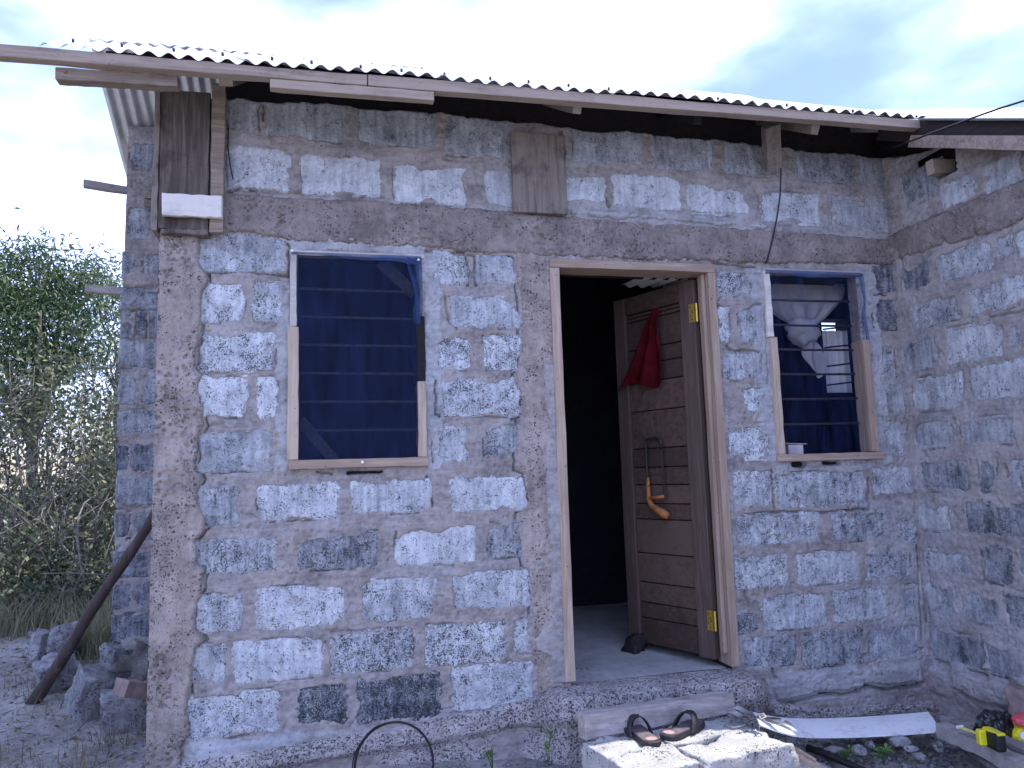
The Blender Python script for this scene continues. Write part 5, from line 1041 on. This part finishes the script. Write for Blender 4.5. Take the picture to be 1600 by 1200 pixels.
# left side: pole, broken blocks, litter
pb = (-1.6821, 1.2693, 0.0300); pt = (-0.9428, 1.0200, 1.2128)
d = Vector(pt)-Vector(pb); n = 14; pts = []
for i in range(n+1):
    q = i/n; p = Vector(pb)+d*q; pts.append((p.x+.010*math.sin(q*9), p.y, p.z+.012*math.sin(q*6+1)))
V, F = tube(pts, [.034-.008*i/n+.003*math.sin(i*2.1) for i in range(n+1)], 12)
V = np.array(V); V = V+.003*fbm(V[:, 2]*60, V[:, 0]*60, 5, 3)[:, None]
o = obj('wooden_pole', V, F, 'bark', None, True); bm_fix(o); tag(o, 'long bare wooden pole leaning against the left side of the house', 'pole')
def lump(base, size, seed, label, rot=0, tilt=(0, 0), mat='rock', **k):
    return tag(chunk('broken_block', (base[0], base[1], base[2]+size[2]*.42), size, mat, None, seed, rot=rot, tilt=tilt, n=18, **k), label, 'broken block', 'broken blocks left of the house')
lump((-1.2820, 0.9560, 0.0300), (0.163, 0.189, 0.284), 11, 'pale broken block standing upright, leftmost by the house corner', .5, (.25, .22), rough=.022, rnd=.25)
lump((-1.0292, 0.7809, 0.0200), (0.292, 0.206, 0.215), 12, 'dark broken block lying flat against the corner column', .25, (.05, -.05), rough=.02)
lump((-1.2865, 1.5343, 0.1000), (0.172, 0.146, 0.206), 13, 'grey broken block lying behind the clay shard', .7, (.2, .1), rough=.022, rnd=.2)
lump((-1.1756, 1.5762, 0.0800), (0.224, 0.189, 0.258), 14, 'dark crumbling lump at the foot of the rear wall', .2, (.1, .1), 'dirt', rough=.05, rnd=.35)
lump((-1.6115, 1.5180, 0.0600), (0.198, 0.163, 0.224), 15, 'grey stone block behind the foot of the leaning pole', .5, (.2, -.3), rough=.022, rnd=.25)
lump((-1.7581, 2.0223, 0.1800), (0.172, 0.146, 0.189), 16, 'small weathered stone in the grass, farthest from the house corner', .2, (.1, .2), rough=.03, rnd=.4)
lump((-1.8836, 2.1059, 0.1800), (0.189, 0.146, 0.146), 17, 'low pale stone at the edge of the grass, far left', .9, (.1, .1), rough=.03, rnd=.4)
o = rough_board('clay_shard', beam8((-1.0223, 0.4921, 0.3000), (-0.9010, 0.6128, 0.2400), .10, .075), 'clay', None, 4, .004, 231); tag(o, 'brown clay shard lying between the broken blocks', 'shard')
def scrap(c, sx, sy, mat, label, seed):
    a, b = np.meshgrid(np.linspace(-.5, .5, 9), np.linspace(-.5, .5, 7))
    zz = c[2]+.012+.012*fbm(a*5, b*5, seed, 3); V = np.stack((c[0]+a*sx+b*.02, c[1]+b*sy, zz), -1).reshape(-1, 3); q = gridfaces(9, 7).tolist()
    return tag(obj('litter', np.vstack((V, V-np.array([0, 0, .0015]))), [tuple(f) for f in q]+[tuple(i+63 for i in f[::-1]) for f in q], mat, None, False), label, 'litter')
scrap((-1.6481, 1.4764, 0.0600), .12, .16, 'paper', 'crumpled white paper scrap on the dirt by the leaning pole', 1)
scrap((-1.6117, 1.2468, 0.0500), .10, .12, 'pink', 'faded pink scrap on the dirt at the foot of the leaning pole', 2)

# ================================================================ VEGETATION
def leaf_mesh(P, D, L, Wd, rs):
    """diamond leaves bent along the middle: P base, D direction (unit), L length, Wd width"""
    n = len(P); r = rs.normal(size=(n, 3)); S = np.cross(D, r); S /= np.linalg.norm(S, axis=1)[:, None]+1e-9; N = np.cross(S, D)
    L = L[:, None]; Wd = Wd[:, None]
    a = P; b = P+D*L*.45+S*Wd*.5+N*Wd*.12; c = P+D*L; d = P+D*L*.45-S*Wd*.5+N*Wd*.12
    V = np.stack((a, b, c, d), 1).reshape(-1, 3); F = np.arange(4*n).reshape(-1, 4).astype(np.int32); return V, F
def foliage(name, blobs, nclump, per, ls, lw, mat, parent, seed, droop=.3, spread=.12, st=None):
    rs = np.random.RandomState(seed); P = []; D = []; C = []
    wts = np.array([b[3]**2 for b in blobs]); wts /= wts.sum()
    for k in range(nclump):
        b = blobs[rs.choice(len(blobs), p=wts)]
        d = rs.normal(size=3); d /= np.linalg.norm(d); r = b[3]*rs.uniform(.25, 1.05)**.6
        c = np.array(b[:3])+d*r*np.array([1, 1, .85]); C.append(c)
        m = max(4, int(per*rs.uniform(.5, 1.5))); q = rs.normal(size=(m, 3))*spread*np.array([1, 1, .7]); P.append(c+q)
        dd = q/(np.linalg.norm(q, axis=1)[:, None]+1e-6)*.6+rs.normal(size=(m, 3))*.6+d*.3; dd[:, 2] -= droop*1.6; D.append(dd/np.linalg.norm(dd, axis=1)[:, None])
    P = np.vstack(P); D = np.vstack(D); n = len(P)
    V, F = leaf_mesh(P, D, ls*rs.uniform(.6, 1.3, n), lw*rs.uniform(.7, 1.3, n), rs)
    rn = np.repeat(np.clip(rs.uniform(0, 1, n), 0, 1), 4)
    o = obj(name, V, F, mat, parent, False, attrs={'rnd': rn}); return o, C
def limbs(loc, C, r0_, seed, every=1, wob=.12):
    rs = np.random.RandomState(seed); out = []
    for c in C[::every]:
        b = np.array(loc); c = np.array(c); pts = []
        for i in range(6):
            q = i/5; p = b*(1-q)+c*q; p[2] = b[2]+(c[2]-b[2])*q**.75; p = p+rs.normal(size=3)*wob*math.sin(q*3.14)*.5; pts.append(tuple(p))
        out.append((pts, [r0_*(1-.85*i/5) for i in range(6)]))
    return out
def tree(name, loc, blobs, ncl, per, ls, lw, mat, label, cat, seed, trunk, r=.05, nl=10, droop=.3, spread=.12, group=None, bare=0):
    t = thing(name, loc, label, cat, group); fo, C = foliage('foliage' if cat == 'shrub' else 'crown', blobs, ncl, per, ls, lw, mat, t, seed, droop, spread)
    fork = (loc[0], loc[1], loc[2]+trunk)
    paths = limbs(fork, C, r*.6, seed, max(1, len(C)//nl))
    if trunk > .1: paths.append(([tuple(loc), (loc[0]+.03, loc[1], loc[2]+trunk*.5), fork], [r*1.25, r, r*.8]))
    rs = np.random.RandomState(seed+5)
    for i in range(bare):
        b = blobs[rs.randint(len(blobs))]; a = np.array([loc[0]+rs.normal()*.3, loc[1]+rs.normal()*.3, loc[2]+rs.uniform(0, .3)]); c = np.array(b[:3])+rs.normal(size=3)*b[3]*.75
        pts = []; bow = rs.normal(size=3)*.22
        for k in range(7):
            q = k/6; p = a*(1-q)+c*q+bow*math.sin(q*3.0); pts.append(tuple(p))
        paths.append((pts, [.010*(1-.75*k/6)+.0015 for k in range(7)]))
        for w in range(3):
            q = rs.uniform(.35, .95); p = np.array(pts[int(q*6)]); e = p+rs.normal(size=3)*.28+np.array([0, 0, .12]); m_ = (p+e)/2+rs.normal(size=3)*.05
            paths.append(([tuple(p), tuple(m_), tuple(e)], [.0045, .0032, .0015]))
    tubes_obj('trunk' if cat == 'tree' else 'stem', paths, 'twig', t, 5)
    return t
B = lambda p, r: (p[0], p[1], p[2], r)
tree('leafy_tree', (-1.9896, 1.9525, 0.3000)[0:2]+(.2,) if False else ((-3.2736, 5.6000, 0.3300)[0], 5.6, .2), [B((-3.4702, 5.6000, 3.4695), .62), B((-3.0607, 5.6000, 3.6649), .45), B((-3.1517, 5.3000, 2.9104), .55), B((-2.8348, 5.6000, 3.3756), .40), B((-3.5138, 5.4000, 2.6463), .55), B((-4.0245, 5.6000, 3.3117), .7), B((-2.9003, 5.5000, 2.8084), .35)],
     390, 54, .082, .019, 'leaf_dark', 'dense dark green leafy tree at the left edge behind the scrub', 'tree', 1, 1.5, .07, 16, .45, .13)
tree('leafy_tree', ((-2.6729, 6.6000, 0.1738)[0], 6.6, .2), [B((-2.8584, 6.6000, 3.8210), .42), B((-2.6138, 6.6000, 3.5788), .5), B((-2.7469, 6.4000, 2.9274), .30), B((-2.4816, 6.6000, 2.8412), .6)],
     100, 44, .07, .018, 'leaf_mid', 'lighter green tree showing between the dark tree and the house wall', 'tree', 2, 1.6, .05, 12, .35, .12)
sh = [('tall scrubby bush with thin bare twigs below the dark tree, far left', [B((-3.0918, 4.6000, 1.9572), .50), B((-2.8897, 4.8000, 2.1645), .40), B((-3.5189, 4.6000, 1.7786), .6)], 70, 22, 1.0),
      ('loose scrubby bush with yellowing leaves beside the house wall', [B((-2.2972, 4.4000, 1.8692), .38), B((-2.6937, 4.9000, 2.3060), .42), B((-2.1417, 4.2000, 1.3719), .34)], 70, 22, 1.0),
      ('tangled twiggy bush at mid height on the far left', [B((-2.8522, 4.2000, 1.1026), .46), B((-2.6027, 4.3000, 1.2671), .40), B((-3.3115, 4.2000, 1.0633), .6)], 60, 30, .8),
      ('dry twiggy bush behind the leaning pole', [B((-2.1190, 3.9000, 0.8030), .36), B((-2.2882, 3.8000, 0.6541), .36), B((-1.9974, 4.0000, 1.0766), .3)], 60, 34, .6),
      ('low dark bush at the left edge above the grass', [B((-2.7283, 3.8000, 0.5164), .38), B((-2.4421, 3.7000, 0.3528), .32), B((-3.0662, 3.7000, 0.4443), .5)], 75, 22, .3),
      ('low leafy bush at the foot of the scrub behind the pole', [B((-2.1317, 3.5000, 0.2586), .28), B((-1.9164, 3.5000, 0.3484), .30), B((-2.3817, 3.4000, 0.2411), .26)], 75, 16, .3)]
for i, (lb, bl, ncl, bare, tr) in enumerate(sh):
    x = sum(q[0] for q in bl[:2])/2; y = bl[0][1]
    tree('scrub_bush', (x, y, .15), bl, int(ncl*1.5), 26, .058, .030, 'leaf_mid', lb, 'shrub', 20+i, 0, .022, 8, .15, .15, 'scrub bushes left of the house', bare)
# far scrub that reads as one mass
bl = []
rs = np.random.RandomState(4)
for i in range(60): bl.append((rs.uniform(-17, -1.4), rs.uniform(7.2, 10), rs.uniform(.3, 1.9), rs.uniform(.5, .9)))
o, C = foliage('far_scrub', bl, 1700, 26, .12, .060, 'leaf_mid', None, 9, .1, .24); kind(o, 'stuff')
paths = limbs((0, 0, 0), [], .01, 1)
for i in range(170):
    x, y = rs.uniform(-8, -1.5), rs.uniform(4.2, 7); a = np.array([x, y, .1]); h = rs.uniform(.7, 2.3); e = a+np.array([rs.normal()*.5, rs.normal()*.3, h]); bow = rs.normal(size=3)*.25; pts = [tuple(a*(1-q)+e*q+bow*math.sin(q*3)) for q in np.linspace(0, 1, 6)]
    paths.append((pts, [.008*(1-.7*k/5)+.001 for k in range(6)]))
    for w in range(2):
        p = np.array(pts[rs.randint(2, 6)]); e2 = p+rs.normal(size=3)*.3; paths.append(([tuple(p), tuple((p+e2)/2+rs.normal(size=3)*.05), tuple(e2)], [.004, .003, .0015]))
kind(tubes_obj('bare_twigs', paths, 'twig', None, 4), 'stuff')

# grass, leaf litter and pebbles
def blades(name, n, f, hmin, hmax, w, mat, seed, lean=.5):
    rs = np.random.RandomState(seed); V = []; P = np.array([f(rs) for _ in range(n)]); z = ground_z(P[:, 0], P[:, 1])-.005
    an = rs.uniform(0, 6.283, n); h = rs.uniform(hmin, hmax, n); le = rs.uniform(.1, 1, n)*lean*h; a2 = rs.uniform(0, 6.283, n)
    bx_, by_ = P[:, 0], P[:, 1]; dx, dy = np.cos(a2)*w/2, np.sin(a2)*w/2
    mx_, my_, mz_ = bx_+np.cos(an)*le*.35, by_+np.sin(an)*le*.35, z+h*.6; tx, ty, tz = bx_+np.cos(an)*le, by_+np.sin(an)*le, z+h
    V = np.stack((np.stack((bx_-dx, by_-dy, z), -1), np.stack((bx_+dx, by_+dy, z), -1), np.stack((mx_+dx*.8, my_+dy*.8, mz_), -1), np.stack((mx_-dx*.8, my_-dy*.8, mz_), -1),
                  np.stack((tx, ty, tz), -1)), 1).reshape(-1, 3)
    i = np.arange(n)[:, None]*5; F = [tuple(q) for q in (i+np.array([0, 1, 2, 3])).tolist()]+[tuple(q) for q in (i+np.array([3, 2, 4])).tolist()]
    o = obj(name, V, F, mat, None, False, attrs={'rnd': np.repeat(rs.uniform(0, 1, n), 5)}); return kind(o, 'stuff')
tuft = [(RS.uniform(-3.8, -1.45), RS.uniform(2.5, 3.9)) for _ in range(46)]+[(RS.uniform(-1.75, -1.5), RS.uniform(1.9, 2.5)) for _ in range(6)]
def gf(rs):
    t = tuft[rs.randint(len(tuft))]; return (t[0]+rs.normal()*.09, t[1]+rs.normal()*.09)
blades('grass', 5200, gf, .08, .34, .006, 'grass', 61, .7)
tuft2 = [(RS.uniform(-2.6, -.85), RS.uniform(.1, 2.3)) for _ in range(26)]
blades('dry_grass', 900, lambda rs: (lambda t: (t[0]+rs.normal()*.08, t[1]+rs.normal()*.08))(tuft2[rs.randint(26)]), .03, .15, .004, 'leaf_dry', 62, 1.2)
def litter(name, n, f, L, W_, mat, seed, lift=.008):
    rs = np.random.RandomState(seed); P = np.array([f(rs) for _ in range(n)]); z = ground_z(P[:, 0], P[:, 1])+rs.uniform(0, lift, n)
    D = rs.normal(size=(n, 3)); D[:, 2] *= .25; D /= np.linalg.norm(D, axis=1)[:, None]
    V, F = leaf_mesh(np.column_stack((P, z)), D, L*rs.uniform(.5, 1.4, n), W_*rs.uniform(.6, 1.3, n), rs)
    return kind(obj(name, V, F, mat, None, False, attrs={'rnd': np.repeat(rs.uniform(0, 1, n), 4)}), 'stuff')
litter('leaf_litter', 3800, lambda rs: (rs.uniform(-3.6, -.80), rs.uniform(-.3, 3.2)), .028, .012, 'leaf_dry', 63, .02)
litter('dry_twigs', 700, lambda rs: (rs.uniform(-3.0, -.80), rs.uniform(-.2, 2.6)), .17, .005, 'leaf_dry', 64, .03)
litter('chips', 500, lambda rs: (rs.uniform(1.6, 3.0), rs.uniform(-1.1, -.05)), .035, .014, 'leaf_dry', 65, .02)
def pebbles(name, n, f, smin, smax, mat, seed):
    rs = np.random.RandomState(seed); V = []; F = []
    base = np.array([(1, 0, 0), (.3, .95, .1), (-.8, .6, -.1), (-.8, -.6, .1), (.3, -.95, -.1), (.1, .1, .8), (0, 0, -.8), (-.4, .1, .7)])
    tri = [(0, 1, 5), (1, 2, 7), (1, 7, 5), (2, 3, 7), (3, 4, 5), (3, 5, 7), (4, 0, 5), (1, 0, 6), (2, 1, 6), (3, 2, 6), (4, 3, 6), (0, 4, 6)]
    P = np.array([f(rs) for _ in range(n)]); z = ground_z(P[:, 0], P[:, 1]); s = smin*(smax/smin)**(rs.uniform(0, 1, n)**2.2)
    for i in range(n):
        q = base*(1+rs.uniform(-.3, .3, base.shape))*np.array([1, rs.uniform(.6, 1), rs.uniform(.4, .8)])*s[i]/2; a = rs.uniform(0, 6.28); ca, sa = math.cos(a), math.sin(a)
        q = q@np.array([[ca, sa, 0], [-sa, ca, 0], [0, 0, 1]]); V.append(q+np.array([P[i, 0], P[i, 1], z[i]+s[i]*.12]))
    V = np.vstack(V); F = (np.arange(n)[:, None, None]*8+np.array(tri)[None]).reshape(-1, 3).astype(np.int32)
    return kind(obj(name, V, F, mat, None, False), 'stuff')
pebbles('rubble', 3400, lambda rs: (rs.uniform(1.62, 3.04), rs.uniform(-1.25, -.05)), .008, .055, 'rock', 71)
pebbles('pebbles', 1500, lambda rs: (rs.uniform(-2.8, 1.6), rs.uniform(-1.1, 2.2)), .006, .032, 'rock', 72)
pebbles('rubble_by_plinth', 420, lambda rs: (rs.uniform(-.7, 1.0), -.06-abs(rs.normal())*.10), .008, .05, 'rock', 73)
big = [((2.0811, -0.5197, 0.0200), .085, .06, .035, 'flat pale stone chip just under the middle of the white board'), ((2.1618, -0.5846, 0.0200), .085, .055, .05, 'angular grey stone in the rubble right of the black pipe'),
       ((2.3750, -0.5552, 0.0300), .10, .06, .05, 'largest grey stone touching the front edge of the white board'), ((2.5163, -0.6348, 0.0200), .07, .055, .045, 'grey stone in the rubble left of the weathered beam'),
       ((2.3827, -0.6862, 0.0100), .055, .04, .035, 'small grey stone in the middle of the rubble, low right'), ((1.9380, -0.4697, 0.0000), .05, .035, .03, 'small pale stone beside the split lath'),
       ((2.2463, -0.5466, 0.0300), .05, .04, .03, 'small stone in the rubble close under the white board'), ((2.3993, -0.6133, 0.0200), .06, .04, .03, 'flat chip in the rubble below the largest stone')]
for i, (c, a, b, h, lb) in enumerate(big):
    tag(rock('stone', (c[0], c[1], c[2]+h*.2), (a*1.15, b*1.15, h*1.15), 'rock', None, 40+i, 2, .15, i*1.3, 1), lb, 'stone', 'loose stones in the rubble under the white board')
